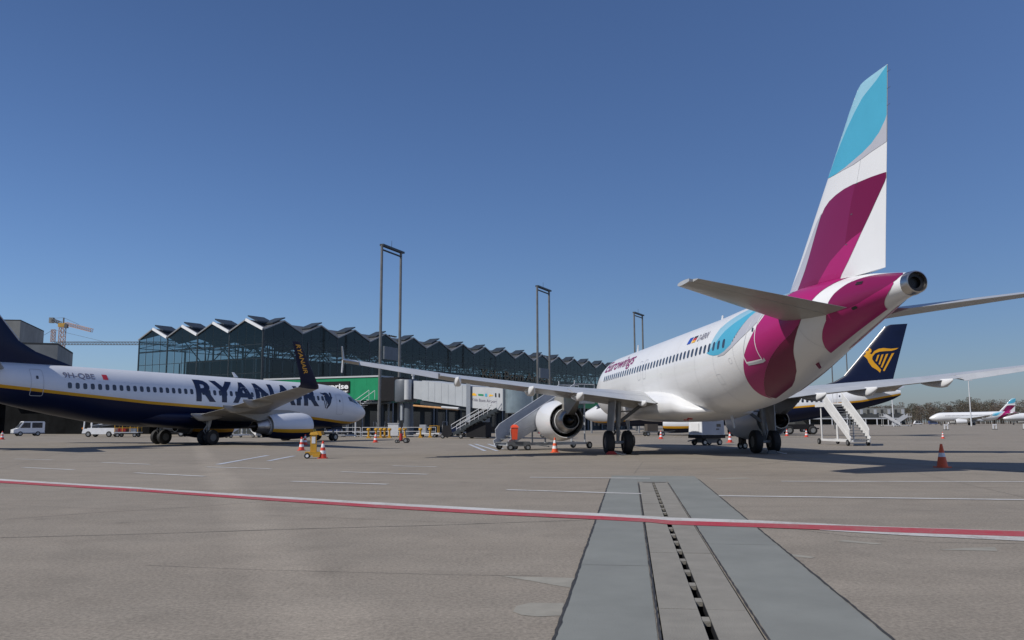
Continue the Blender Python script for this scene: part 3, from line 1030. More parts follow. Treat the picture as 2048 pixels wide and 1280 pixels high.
# ---- the navy and white twin jet
B_F = Fuse([(0, 2.85, 2.81, .02, 2.83), (.4, 3.28, 2.4, .5, 2.82), (1.2, 3.72, 2.02, .98, 2.85), (2.2, 4.25, 1.72, 1.35, 2.95), (3.4, 4.86, 1.5, 1.62, 3.1), (5, 5.2, 1.36, 1.8, 3.25), (7, 5.3, 1.3, 1.88, 3.35),
            (23, 5.3, 1.3, 1.88, 3.35), (26, 5.3, 1.45, 1.86, 3.4), (29, 5.3, 1.88, 1.75, 3.6), (32, 5.28, 2.45, 1.5, 3.9), (35, 5.2, 3.15, 1.0, 4.2), (37, 5.05, 3.78, .5, 4.45), (38, 4.85, 4.3, .15, 4.6)],
           tilt=.015, x0=19.6)
B_WING = [(1.0, 12.6, 20.9, 2.25, 1.95, .14), (1.9, 13.2, 20.6, 2.32, 2.05, .135), (5.6, 16.0, 20.7, 2.70, 2.60, .115), (11, 18.9, 22.2, 3.20, 3.14, .105), (16.9, 22.15, 23.85, 3.72, 3.70, .10)]
B_FIN = [(5.1, 28.0, 37.0, .015), (5.45, 28.9, 37.12, .02), (6.1, 31.0, 37.3, .06), (6.7, 32.1, 37.45, .085), (8.2, 33.4, 37.9, .09), (12.2, 36.75, 39.05, .085), (12.42, 37.3, 39.12, .07)]
B_TAIL = [(.4, 33.0, 37.3, 4.75, 4.7, .09), (7.17, 37.2, 38.75, 5.6, 5.6, .09)]


def harp(k=1.0):
    """strings-and-wing harp emblem as polygons in a unit square, u to the right, v up"""
    neck = [(0.04, .80), (.06, .90), (.13, .95), (.20, .90), (.22, .80), (.17, .74), (.24, .70), (.30, .82), (.42, .90), (.56, .92), (.78, .88), (1.0, .90), (.93, .84), (.80, .80), (.62, .80), (.46, .79), (.34, .74), (.27, .62),
            (.27, .52), (.34, .40), (.46, .26), (.58, .10), (.56, .0), (.44, .12), (.30, .22), (.18, .40), (.13, .52), (.08, .58), (0.0, .66), (.06, .72)]
    st = []
    for x0, y0, x1, y1, w in ((.44, .66, .40, .42, .028), (.56, .67, .50, .30, .030), (.69, .68, .58, .18, .034), (.86, .70, .66, .05, .036)):
        st.append([(x0 - w, y0), (x0 + w, y0 + .02), (x1 + w * .7, y1), (x1 - w * .7, y1 + .02)])
    return [neck] + st


def build_737(name, X, Y, a, label, group, vis, reg, text=True, regdir=1):
    """vis = the side of the fuselage that the picture shows (+1 right, -1 left)"""
    G = 19.61
    root = aircraft_empty(name, X, Y, a, G, label, 'airliner', group)
    F = B_F
    lift = F.lift

    def zt(x):
        return float(np.interp(x, [0, 1.5, 3.1, 4.2, 6.8, 9.8, 17.5, 23.8, 29.3, 33.9, 38], [2.2, 2.02, 1.96, 2.0, 2.2, 2.43, 2.86, 3.09, 3.46, 3.82, 4.52]))
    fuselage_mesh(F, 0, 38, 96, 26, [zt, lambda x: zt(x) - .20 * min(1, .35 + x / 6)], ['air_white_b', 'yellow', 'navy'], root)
    for s in (-1, 1):
        mb = MB()
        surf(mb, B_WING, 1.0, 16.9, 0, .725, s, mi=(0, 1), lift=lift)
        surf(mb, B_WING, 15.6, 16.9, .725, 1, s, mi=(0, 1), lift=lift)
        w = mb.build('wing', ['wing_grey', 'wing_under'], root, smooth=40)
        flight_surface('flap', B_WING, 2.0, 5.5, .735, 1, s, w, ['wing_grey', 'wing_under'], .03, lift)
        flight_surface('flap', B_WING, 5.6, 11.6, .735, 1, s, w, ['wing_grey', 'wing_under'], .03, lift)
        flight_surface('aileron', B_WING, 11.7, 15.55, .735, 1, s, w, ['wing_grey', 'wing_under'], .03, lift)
        for lat, l in ((3.2, 3.0), (7.4, 3.0), (10.4, 2.6)):
            _, xle, xte, zle, zte, tc = interp_sec(B_WING, lat)
            fb = MB()
            canoe(fb, xte - l * .75, xte + l * .25, lat, s, zte + .05 + lift(xte), zte + lift(xte), .5, .4)
            fb.build('flap_track_fairing', 'wing_under', w, smooth=50)
        # blended winglet
        rings = []
        for lat, z, xl, xr, tk in ((16.9, 3.71, 22.15, 23.85, .16), (17.25, 3.84, 22.5, 24.0, .13), (17.45, 4.15, 22.9, 24.2, .11), (17.58, 4.7, 23.35, 24.5, .10), (17.9, 6.35, 24.75, 25.30, .05)):
            k = min(1, (lat - 16.9) / .55)
            ny, nz = k, 1 - k
            ln = math.hypot(ny, nz)
            ny, nz = ny / ln, nz / ln
            rg = []
            for x, dz, u in foil(xl, xr, tk / (xr - xl), 0, 1):
                rg.append((x, s * (lat - ny * dz), z + nz * dz + lift(x)))
            rings.append(rg)
        wl = MB().loft(rings).build('winglet', 'navy', w, smooth=45)

        def wmap(u, v, s=s):
            z = 6.18 - u
            q = (z - 4.7) / 1.65
            x = 24.02 + .92 * q * 1.1 + (.17 - v) * s
            return (x, s * (17.58 + .32 * q + .075), z + lift(x))
        tb = bm_text('RYANAIR', .34, .012, 1.0)
        wd = max(v.co.x for v in tb.verts)
        for v in tb.verts:
            v.co.x = v.co.x * 1.7 / wd
        bm_to_obj(tb, wmap, 'lettering', 'letter_yellow', wl)
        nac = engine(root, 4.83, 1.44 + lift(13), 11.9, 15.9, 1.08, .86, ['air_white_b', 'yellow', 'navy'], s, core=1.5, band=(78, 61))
        p = MB()
        rings = []
        for x, z0, z1, wd_ in ((12.6, 2.2, 2.45, .12), (13.8, 2.1, 2.6, .36), (15.2, 1.9, 2.62, .42), (16.6, 1.7, 2.55, .4), (18.0, 2.1, 2.5, .26), (19.0, 2.35, 2.5, .08)):
            rings.append([(x, s * 4.83 - wd_ / 2, z0), (x, s * 4.83 + wd_ / 2, z0), (x, s * 4.83 + wd_ / 2, z1), (x, s * 4.83 - wd_ / 2, z1)])
        p.loft(rings).build('pylon', 'wing_under', nac, smooth=50)
        bogie(root, 19.61, 2.86, s, .565, .40, .43, 2.1, -.15, door=None)
        t = flight_surface('tailplane', B_TAIL, .4, 7.17, 0, .70, s, root, ['wing_grey', 'wing_under'], lift=lift)
        flight_surface('elevator', B_TAIL, .9, 7.05, .71, 1, s, t, ['wing_grey', 'wing_under'], .02, lift)
    n = MB().tube((4.05, 0, 1.6), (4.0, 0, .34), .1, .08).bar((3.95, 0, 1.0), (3.2, 0, 1.5), .09).build('landing_gear_leg', 'gear_grey', root)
    MB().box((4.0, 0, .34), (.1, .48, .1)).build('axle', 'gear_dark', n)
    for k in (-1, 1):
        MB().hexa([(3.2, k * .32, 1.0), (4.6, k * .32, 1.0), (4.6, k * .36, 1.0), (3.2, k * .36, 1.0), (3.2, k * .26, 1.5), (4.6, k * .26, 1.5), (4.6, k * .30, 1.5), (3.2, k * .30, 1.5)]).build('gear_door', 'navy', root)
        wheel(root, (4.0, k * .21, .34), .34, .2)
    # wing root fairing
    rings = []
    for x, w, zb in ((11.5, 1.3, 1.42), (13, 1.85, 1.26), (16, 2.05, 1.2), (20, 2.05, 1.2), (22, 1.8, 1.28), (24, 1.2, 1.45)):
        rings.append([(x, w * math.copysign(abs(math.sin(t)) ** .75, math.sin(t)), 2.05 + math.copysign(abs(math.cos(t)) ** .75, math.cos(t)) * (.4 if math.cos(t) > 0 else 2.05 - zb) + lift(x)) for t in [2 * math.pi * i / 24 for i in range(24)]])
    MB().loft(rings).build('belly_fairing', 'navy', root, smooth=60)
    f = flight_surface('fin', B_FIN, 5.1, 12.42, 0, .70, 1, root, ['navy', 'navy'], vertical=True, lift=lift)
    flight_surface('rudder', B_FIN, 5.5, 12.42, .7005, 1, 1, root, ['navy', 'navy'], vertical=True, lift=lift)
    le = MB()
    for z0, z1 in ((6.72, 8.2), (8.2, 10.2), (10.2, 12.2)):
        a0, a1 = interp_sec(B_FIN, z0), interp_sec(B_FIN, z1)
        le.tube((a0[1] + .015, 0, z0 + lift(a0[1])), (a1[1] + .015, 0, z1 + lift(a1[1])), .075, .065, 8)
    le.build('leading_edge', 'bare_metal', f)
    # harp on the fin
    for s in (-1, 1):
        def hmap(u, v, s=s):
            z = 6.95 + v * 3.05
            x = 34.05 + u * 3.6 + v * .55 - .1
            return (x, s * (fin_y(B_FIN, x, z, s) + .010), z + lift(x))
        bm_to_obj(bm_polys(harp()), hmap, 'harp_emblem', 'yellow', f, .15, .15)
    # right or left side of the cabin: doors, windows, lettering
    s = vis
    sd = lambda u, v: F.side(u, v, s, .012)
    for x, z, w_, h_ in ((31.55, 4.02, .78, 1.72), (5.05, 3.45, .86, 1.75)):
        d = bm_to_obj(bm_polys(ring_polys(rrect(x, z, w_, h_, .12), rrect(x, z, w_ - .07, h_ - .07, .09))), sd, 'door', 'panel_line', root, 0, .2)
        bm_to_obj(bm_polys([rrect(x, z + .32, .16, .22, .06)]), lambda u, v: F.side(u, v, s, .014), 'door_window', 'window_dark', d)
    for x in (15.55, 14.35):
        bm_to_obj(bm_polys(ring_polys(rrect(x, 4.0, .52, .98, .1), rrect(x, 4.0, .45, .91, .08))), sd, 'door', 'panel_line', root, 0, .2)
    for i in range(46):
        x = 29.55 - .508 * i
        bm_to_obj(bm_polys([rrect(x, 3.92, .27, .40, .1)]), lambda u, v: F.side(u, v, s, .010), 'window', 'window_dark', root, 0, .12)
    # cockpit glass
    for pl in ([(2.15, 3.55), (2.95, 3.72), (3.05, 4.18), (2.45, 4.12)], [(3.02, 3.74), (3.55, 3.82), (3.62, 4.2), (3.12, 4.2)]):
        bm_to_obj(bm_polys([pl]), sd, 'cockpit_window', 'window_dark', root, .15, .15)
    bm_to_obj(bm_polys([[(1.62, .25), (2.42, .12), (2.55, .62), (2.2, .9), (1.85, .75)]]), lambda u, v: F.pt(u + .25, s * v, .012), 'cockpit_window', 'window_dark', root, .15, .1)

    def tmap(x0, z0, sgn):
        return lambda u, v: F.side(x0 - sgn * u, z0 + v, sgn, .014)
    if text:
        tb = bm_text('RYANAIR', 1.5, .036, 1.0, space=1.1)
        wd = max(v.co.x for v in tb.verts)
        for v in tb.verts:
            v.co.x *= 12.5 / wd
        bm_to_obj(tb, tmap(20.15 if s > 0 else 7.85, 3.30, s), 'lettering', 'letter_navy', root, .4, .2)
        hb = bm_polys([[(1.4 - u * 1.4 if s > 0 else u * 1.4, v * 1.6) for u, v in p] for p in harp()])
        bm_to_obj(hb, tmap(7.35 if s > 0 else 5.95, 2.98, s), 'harp_emblem', 'letter_navy', root, .3, .2)
    tb = bm_text(reg, .36, .012, 1.0)
    wd = max(v.co.x for v in tb.verts)
    for v in tb.verts:
        v.co.x *= 2.15 / wd
    x0 = 29.9 if s > 0 else 27.55
    bm_to_obj(tb, tmap(x0, 4.42, s), 'lettering', 'letter_grey', root, .4, .2)
    fx = 27.2
    bm_to_obj(bm_polys([[(fx, 4.42), (fx - .36, 4.42), (fx - .36, 4.78), (fx, 4.78)]]), lambda u, v: F.side(u, v, s, .016), 'flag_mark', 'flag_red', root, .2, .2)
    MB().slab_y([(14.8, 5.28), (15.2, 5.28), (15.45, 5.68), (15.25, 5.68)], -.02, .02).build('antenna', 'air_white', root, smooth=0)
    return root


# ------------------------------------------------------------------ ground
DO = Vector((-0.565, 0, 0))
DA = math.atan2(0.1385, 1.0)
DD = Vector((math.sin(DA), math.cos(DA), 0))
DP = Vector((math.cos(DA), -math.sin(DA), 0))


def dr(p, s, z=0.0):
    v = DO + DP * p + DD * s
    return (v.x, v.y, z)


mb = MB()
S0, S1, P0, P1 = -8.0, 22.9, .76, 1.50
FAR = 3500
for (p0, p1, s0, s1) in ((-FAR, P0, -60, FAR), (P1, FAR, -60, FAR), (P0, P1, S1, FAR), (P0, P1, -60, S0)):
    mb.add([dr(p0, s0), dr(p1, s0), dr(p1, s1), dr(p0, s1)], [(0, 1, 2, 3)])
apron = mb.build('apron', 'apron_concrete', smooth=0)
tag(apron, 'grey brown concrete apron of the airfield', kind='structure')


def sheet(name, pts, m, z=.004, parent=None):
    o = MB().add([(x, y, z) for x, y in pts], [tuple(range(len(pts)))]).build(name, m, parent or apron, smooth=0)
    return o


# covered drain channel running away from the camera, with painted shoulders
drain = tag(thing('drain_channel', dr(1.13, 10)), 'slotted concrete drain channel between two grey painted strips', kind='structure')
for nm, a, b, s1 in (('painted_strip', .0, P0 - .03, 25.5), ('painted_strip', P1 + .03, 2.39, 25.5)):
    cuts = [-8.0, 2.6, 9.6, 16.2, s1] if a == 0 else [-8.0, 5.2, 11.4, 18.0, s1]
    for s0, s2 in zip(cuts, cuts[1:]):
        MB().add([dr(a, s0 + .012, .004), dr(b, s0 + .012, .004), dr(b, s2, .004), dr(a, s2, .004)], [(0, 1, 2, 3)]).build(nm, 'drain_paint', drain, 0, world=True)
MB().add([dr(P0 - .026, S1 + .02, .004), dr(P1 + .026, S1 + .02, .004), dr(P1 + .026, 25.5, .004), dr(P0 - .026, 25.5, .004)], [(0, 1, 2, 3)]).build('painted_strip', 'drain_paint', drain, 0, world=True)
SL = .036
MID = (P0 + P1) / 2
mb = MB()
mb.add([dr(MID - SL - .06, S0, -.45), dr(MID + SL + .06, S0, -.45), dr(MID + SL + .06, S1, -.45), dr(MID - SL - .06, S1, -.45)], [(0, 1, 2, 3)])
mb.build('channel_bed', 'black_hole', drain, 0, world=True)
MB().hexa([dr(u, v_, z) for z in (-.4, .003) for u, v_ in ((P0 + .012, S1 - .34), (P1 - .012, S1 - .34), (P1 - .012, S1 - .01), (P0 + .012, S1 - .01))]).build('channel_slab', 'channel_concrete', drain, 0, world=True)
k = S0
i = 0
while k < S1 - .5:
    L = min(3.1, S1 - .35 - k)
    for a, b in ((P0 + .012, MID - SL), (MID + SL, P1 - .012)):
        jz = .001 + .004 * RND.random()
        q = []
        for z in (-.4, jz):
            q += [dr(a, k + .008, z), dr(b, k + .008, z), dr(b, k + L - .008, z), dr(a, k + L - .008, z)]
        MB().hexa(q).build('channel_slab', 'channel_concrete', drain, 0, world=True)
    k += L
    i += 1
s = S0 + .3
bars = None
while s < S1 - .5:
    mbq = MB()
    q = []
    for z in (-.045, -.006):
        q += [dr(MID - SL + .005, s, z), dr(MID + SL - .005, s, z), dr(MID + SL - .005, s + .16, z), dr(MID - SL + .005, s + .16, z)]
    mbq.hexa(q).build('slot_bridge', 'channel_concrete', drain, 0, world=True)
    s += .74
for a in (MID - SL, MID + SL - .004):
    q = []
    for z in (-.44, -.006):
        q += [dr(a, S0, z), dr(a + .004, S0, z), dr(a + .004, S1 - .36, z), dr(a, S1 - .36, z)]
    MB().hexa(q).build('slot_shade', 'black_hole', drain, 0, world=True)  # added black plates paint the slot walls as if in shade
MB().add([dr(P0 + .1, S1 - .30, .006), dr(P1 - .04, S1 - .30, .006), dr(P1 - .04, S1 - .17, .006), dr(P0 + .1, S1 - .17, .006)], [(0, 1, 2, 3)]).build('end_grate', 'grating', drain, 0, world=True)


def rough_strip(name, pts, w, m, z=.0065, jit=.5, step=.22, parent=None):
    """a crack or a run of sealant: ragged ribbon through world points"""
    P = []
    for (x0, y0), (x1, y1) in zip(pts, pts[1:]):
        n = max(1, int(math.hypot(x1 - x0, y1 - y0) / step))
        P += [(x0 + (x1 - x0) * j / n, y0 + (y1 - y0) * j / n) for j in range(n)]
    P.append(pts[-1])
    v, f = [], []
    for j, (x, y) in enumerate(P):
        a, b = P[max(0, j - 1)], P[min(len(P) - 1, j + 1)]
        dx, dy = b[0] - a[0], b[1] - a[1]
        l = math.hypot(dx, dy) or 1
        nx, ny = -dy / l, dx / l
        o = RND.uniform(-1, 1) * w * jit * .35
        h = w / 2 * (1 - jit * RND.random())
        v += [(x + nx * (o - h), y + ny * (o - h), z), (x + nx * (o + h), y + ny * (o + h), z)]
        if j:
            f.append((2 * j - 2, 2 * j - 1, 2 * j + 1, 2 * j))
    return MB().add(v, f).build(name, m, parent or apron, smooth=0)


for p, w in ((-.012, .035), (2.40, .032), (P0 - .015, .022), (P1 + .015, .026)):
    rough_strip('sealant_joint', [dr(p, s_)[:2] for s_ in np.arange(-6, 25.5 if p < 0 or p > 2 else 22.9, 1.5)], w, 'sealant', .0075, .45, .12)
CR = [([(-7.05, 11.86), (-5.15, 12.24), (-3.15, 12.76), (-0.96, 13.21), (1.25, 13.83)], .026), ([(-8.38, 14.05), (-7.29, 15.19), (-5.75, 16.32), (-4.76, 17.55)], .018), ([(-4.06, 9.56), (-2.7, 9.25), (-0.65, 8.92), (0.30, 8.84)], .009),
      ([(4.17, 12.49), (4.61, 11.77), (5.41, 11.18), (6.53, 11.02), (8, 10.9)], .014), ([(3.4, 26.5), (8.51, 30.59), (11.21, 34.43), (14, 38)], .03), ([(5.87, 26.71), (12.23, 26.96), (15.31, 23.92)], .02), ([(-2.73, 30.14), (3.0, 26.4)], .018),
      ([(-30, 33), (-12, 37), (4, 41.5), (22, 47)], .04), ([(-34, 42.5), (-10, 48), (12, 54)], .05), ([(-20, 29.6), (-8, 33.2), (1, 36)], .02), ([(9, 21), (14, 19.4)], .012)]
for pts, w in CR:
    rough_strip('pavement_joint', pts, w, 'sealant', .0035)
for pts, w in (([(-60, 40), (-30, 51.5), (0, 63), (40, 78.5)], .06), ([(-40, 27), (-20, 20.2), (0, 13.2)], .012), ([(2.2, 44), (30, 55), (60, 66)], .05), ([(6, 15.6), (14, 12.9)], .01), ([(-30, 60), (-18, 30), (-12.5, 16.5), (-9, 8)], .014), ([(20, 60), (16, 42), (12.8, 28), (10.4, 17), (9, 9)], .016), ([(5.2, 34), (3.7, 26)], .02)):
    rough_strip('pavement_joint', pts, w, 'joint_faint', .003, .6)
for cx_, cy_, n_ in ((5.2, 41.2, 9), (12.6, 41.6, 9), (7.5, 52.5, 5), (-21.5, 63.5, 6), (4.5, 44.5, 6)):
    for _ in range(n_):
        ax, ay, ar = cx_ + RND.gauss(0, .7), cy_ + RND.gauss(0, 1.0), RND.uniform(.04, .22)
        sheet('oil_spot', [(ax + ar * RND.uniform(.7, 1.2) * math.cos(t_), ay + ar * RND.uniform(.7, 1.2) * math.sin(t_)) for t_ in [2 * math.pi * i_ / 11 for i_ in range(11)]], 'oil', .0028 + .0001 * _)
for pl in ([(-.13, 8.84), (.62, 8.72), (.67, 8.55), (.56, 8.2), (.40, 8.34), (.2, 8.55)], [(.03, 7.42), (.15, 7.55), (.44, 7.53), (.42, 7.06), (.2, 7.02), (.07, 7.08), (.0, 7.2)], [(5.18, 10.53), (5.6, 10.68), (6.0, 10.74), (5.85, 10.42)],
           [(4.25, 11.3), (4.4, 11.42), (4.75, 11.05), (4.62, 11.0)], [(3.05, 10.2), (3.2, 10.35), (3.5, 10.0), (3.42, 9.92)], [(5.6, 24.0), (6.6, 24.2), (6.7, 23.7), (5.7, 23.6)]):
    sheet('repair_patch', pl, 'patch', .0032)

# painted lines
DASH = [(-22.45, 38.48, -20.12, 37.30), (-17.74, 30.92, -14.96, 29.14), (-16.76, 34.75, -13.99, 32.93), (-12.05, 27.27, -9.13, 25.37), (-11.10, 30.92, -8.32, 29.44), (-5.99, 23.09, -3.19, 21.87), (-5.52, 27.52, -2.59, 26.06),
        (-4.39, 31.28, -2.71, 30.48), (-.14, 19.98, 2.83, 18.77), (.50, 24.50, 3.85, 23.93), (7.09, 22.58, 13.24, 22.15), (13.24, 22.15, 17, 21.9), (4.38, 18.21, 10.20, 17.10), (10.2, 17.1, 13.5, 16.5)]
BLUE = [(-11.31, 32.78, -12.01, 41.88), (-10.22, 35.73, -10.54, 41.14), (-3.14, 62.32, -1.53, 47.74), (-2.80, 63.77, -.83, 47.68), (-1.82, 63.66, -.59, 51.32)]
YEL = [(12.24, 38.97, 13.63, 32.99), (13.63, 32.99, 15.66, 28.25), (15.66, 28.25, 16.6, 24.5)]
for lst, m, w, nm in ((DASH, 'paint_white', .22, 'lane_marking'), (BLUE, 'paint_blue', .22, 'stand_marking'), (YEL, 'paint_yellow', .14, 'guide_line')):
    for x0, y0, x1, y1 in lst:
        d = Vector((x1 - x0, y1 - y0, 0)).normalized()
        n = Vector((-d.y, d.x, 0)) * w / 2
        sheet(nm, [(x0 - n.x, y0 - n.y), (x1 - n.x, y1 - n.y), (x1 + n.x, y1 + n.y), (x0 + n.x, y0 + n.y)], m, .0085)
RED = [((-17.5, 25.6), (-17.0, 24.7), (-17.9, 26.2)), ((-14.18, 23.67), (-13.64, 22.77), (-14.62, 24.39)), ((-9.24, 20.68), (-8.89, 19.98), (-9.51, 21.22)), ((-5.6, 18.28), (-5.38, 17.65), (-5.77, 18.80)), ((-2.63, 16.43), (-2.52, 15.84), (-2.72, 16.92)),
       ((-.22, 15.09), (-.21, 14.55), (-.23, 15.55)), ((1.46, 14.33), (1.40, 13.82), (1.51, 14.75)), ((2.24, 13.89), (2.15, 13.42), (2.31, 14.28)), ((2.52, 13.65), (2.41, 13.12), (2.61, 14.06)), ((3.7, 13.3), (3.54, 12.78), (3.80, 13.68)),
       ((5.5, 12.75), (5.25, 12.18), (5.52, 12.80)), ((7.26, 12.22), (6.91, 11.65), (7.27, 12.24)), ((9.5, 11.5), (9.1, 11.0), (9.52, 11.53))]
sheet_r = MB()
v = []
for a, b, c in RED:
    v += [(a[0], a[1], .0095), (b[0], b[1], .0095), (c[0], c[1], .0095)]
n = len(RED)
MB().add(v, [(3 * j, 3 * j + 3, 3 * j + 4, 3 * j + 1) for j in range(n - 1)]).build('red_boundary_line', 'paint_red', apron, 0)
MB().add(v, [(3 * j + 2, 3 * j + 5, 3 * j + 3, 3 * j) for j in range(n - 1)]).build('white_boundary_line', 'paint_white', apron, 0)
W2 = [((4.5, 12.6), (4.43, 12.43)), ((5.55, 12.14), (5.35, 11.85)), ((6.93, 11.70), (6.67, 11.25)), ((9.1, 11.0), (8.75, 10.55))]
v = []
for a, b in W2:
    v += [(a[0], a[1], .0075), (b[0], b[1], .0075)]
MB().add(v, [(2 * j, 2 * j + 2, 2 * j + 3, 2 * j + 1) for j in range(3)]).build('white_boundary_line', 'paint_white', apron, 0)

# ------------------------------------------------------------------ glass terminal with folded roof
MX, MY = 6.87, 6.72
NX, NY = 18, 4
ZV, ZP = 13.85, 15.3
Z0 = 5.3
TA = R(57.56)
term = thing('terminal_building', (-32.67, 110, 0), TA, 'long dark glass terminal with zigzag gabled roof', 'terminal')
tri = lambda q, m: 1 - abs(((q / m) % 1) * 2 - 1)


def roofz(x, y):
    return ZV + (ZP - ZV) * max(tri(x, MX), tri(y, MY))


# roof: folded plates, two skins
mb = MB()
for (dz, m) in ((0.0, 0), (.12, 0)):
    for i in range(NX * 2):
        for j in range(NY * 2):
            x0, x1, y0, y1 = i * MX / 2, (i + 1) * MX / 2, j * MY / 2, (j + 1) * MY / 2
            P = {(a, b): ((x0, x1)[a], (y0, y1)[b], roofz((x0, x1)[a], (y0, y1)[b]) + dz) for a in (0, 1) for b in (0, 1)}
            lowx, lowy = i % 2, j % 2
            lo = (lowx, lowy)
            hi = (1 - lowx, 1 - lowy)
            s1, s2 = (1 - lowx, lowy), (lowx, 1 - lowy)
            mb.add([P[lo], P[s1], P[hi]], [(0, 1, 2)], m)
            mb.add([P[lo], P[hi], P[s2]], [(0, 1, 2)], m)
mb.build('roof', 'roof_sheet', term, smooth=0, fix=False)
# fascia boards along the gables
for i in range(NX * 2):
    x0, x1 = i * MX / 2, (i + 1) * MX / 2
    MB().bar((x0, -.08, roofz(x0, 0) + .05), (x1, -.08, roofz(x1, 0) + .05), .14, .17).build('fascia', 'steel_grey', term, 0)
for j in range(NY * 2):
    y0, y1 = j * MY / 2, (j + 1) * MY / 2
    lit = j % 2 == 0  # thicker white boards imitate sun glint on these slopes
    MB().bar((-.12, y0, roofz(0, y0) + .08), (-.12, y1, roofz(0, y1) + .08), .22 if lit else .14, .36 if lit else .17).build('fascia', 'glint_white' if lit else 'steel_grey', term, 0)
# tilted skylight flaps that stand over the ridges
for i in range(NX):
    c = (i + .5) * MX
    a, b = (c - 1.8, ZP - .48), (c + .38, ZP + .42)
    MB().hexa([(a[0], .15, a[1]), (b[0], .15, b[1]), (b[0], 2.2, b[1]), (a[0], 2.2, a[1]), (a[0], .15, a[1] + .16), (b[0], .15, b[1] + .16), (b[0], 2.2, b[1] + .16), (a[0], 2.2, a[1] + .16)]).build('skylight_flap', 'steel_dark', term, 0)
for j in range(NY):
    c = (j + .5) * MY
    a, b = (c + .05, ZP + .55), (c - 1.9, ZP - .30)
    MB().hexa([(.2, a[0], a[1]), (3.0, a[0], a[1]), (3.0, b[0], b[1]), (.2, b[0], b[1]), (.2, a[0], a[1] + .16), (3.0, a[0], a[1] + .16), (3.0, b[0], b[1] + .16), (.2, b[0], b[1] + .16)]).build('skylight_flap', 'steel_dark', term, 0)
# glazing
ROWS = [5.3, 6.25, 8.2, 10.1, 12.0]
NC = 4


def facade(face, k, m, single, joined):
    """face 'x': long side in the plane y = 0; 'y': end face in the plane x = 0"""
    q0 = k * m
    put = (lambda a, z: (a, 0.0, z)) if face == 'x' else (lambda a, z: (0.0, a, z))
    for c in range(NC):
        a0, a1 = q0 + c * m / NC + .035, q0 + (c + 1) * m / NC - .035
        for r in range(4):
            z0, z1 = ROWS[r] + .035, ROWS[r + 1] - .035
            p = [put(a0, z0), put(a1, z0), put(a1, z1), put(a0, z1)]
            if face == 'y':
                p = [p[1], p[0], p[3], p[2]]
            if single:
                key = (face, r)
                if key not in PANE:
                    PANE[key] = MB().add([tuple(u - w for u, w in zip(t, p[0])) for t in p], [(0, 1, 2, 3)]).mesh('glass_pane', 'terminal_glass', 0, False)
                inst('glass_pane', PANE[key], term, p[0])
            else:
                joined.add(p, [(0, 1, 2, 3)])
        t0, t1 = ZV + (ZP - ZV) * tri(a0, m) - .05, ZV + (ZP - ZV) * tri(a1, m) - .05
        p = [put(a0, 12.035), put(a1, 12.035), put(a1, t1), put(a0, t0)]
        if face == 'y':
            p = [p[1], p[0], p[3], p[2]]
        if single:
            key = (face, 'g', c)
            if key not in PANE:
                PANE[key] = MB().add([tuple(u - w for u, w in zip(t, p[0])) for t in p], [(0, 1, 2, 3)]).mesh('glass_pane', 'terminal_glass', 0, False)
            inst('glass_pane', PANE[key], term, p[0])
        else:
            joined.add(p, [(0, 1, 2, 3)])


PANE = {}
joined = MB()
for k in range(NY):
    facade('y', k, MY, True, joined)
for k in range(NX):
    facade('x', k, MX, k < 11, joined)
tag(joined.build('glass_panes_far', 'terminal_glass', term, 0, fix=False), kind='stuff')
fr = MB()
for face, m, nn in (('x', MX, NX), ('y', MY, NY)):
    put = (lambda a, z, o: (a, o, z)) if face == 'x' else (lambda a, z, o: (o, a, z))
    for c in range(nn * NC + 1):
        a = c * m / NC
        zt = ZV + (ZP - ZV) * tri(a, m)
        w = .16 if c % NC == 0 else .07
        fr.bar(put(a, Z0, .06), put(a, zt, .06), w, w)
    for z in ROWS:
        fr.bar(put(0, z, .06), put(nn * m, z, .06), .07, .20 if z in (8.2, 12.0, 5.3) else .07)
fr.build('facade_frame', 'steel_dark', term, 0)
# inside: dark core, pale columns, roof struts
cb = MB()
cb.box((NX * MX / 2 + 1.4, 11.7, 5.3), (NX * MX - 3.6, 16.6, 10.6))
cb.build('inner_building', 'core_dark', term, 0)
MB().box((NX * MX / 2, NY * MY / 2, Z0 - .25), (NX * MX - .5, NY * MY - .5, .4)).build('floor_slab', 'concrete_dark', term, 0)
MB().box((NX * MX / 2 + 1, NY * MY / 2 + 2, Z0 / 2 - .3), (NX * MX - 6, NY * MY - 8, Z0 - .62)).build('ground_floor', 'inside_shade', term, 0)
for i in range(NX):
    MB().box(((i + .5) * MX, .5, Z0 / 2 - .25), (.5, .5, Z0 - .45)).build('column', 'concrete_dark', term, 0)
for i in range(NX * 3):
    MB().tube((1.2 + i * MX / 3, 2.6, Z0), (1.2 + i * MX / 3, 2.6, 10.2), .10, .10, 6).build('inner_column', 'steel_light', term)
for j in range(9):
    MB().tube((1.6, 1.3 + j * 2.25, Z0), (1.6, 1.3 + j * 2.25, 10.2), .10, .10, 6).build('inner_column', 'steel_light', term)
tr = MB()
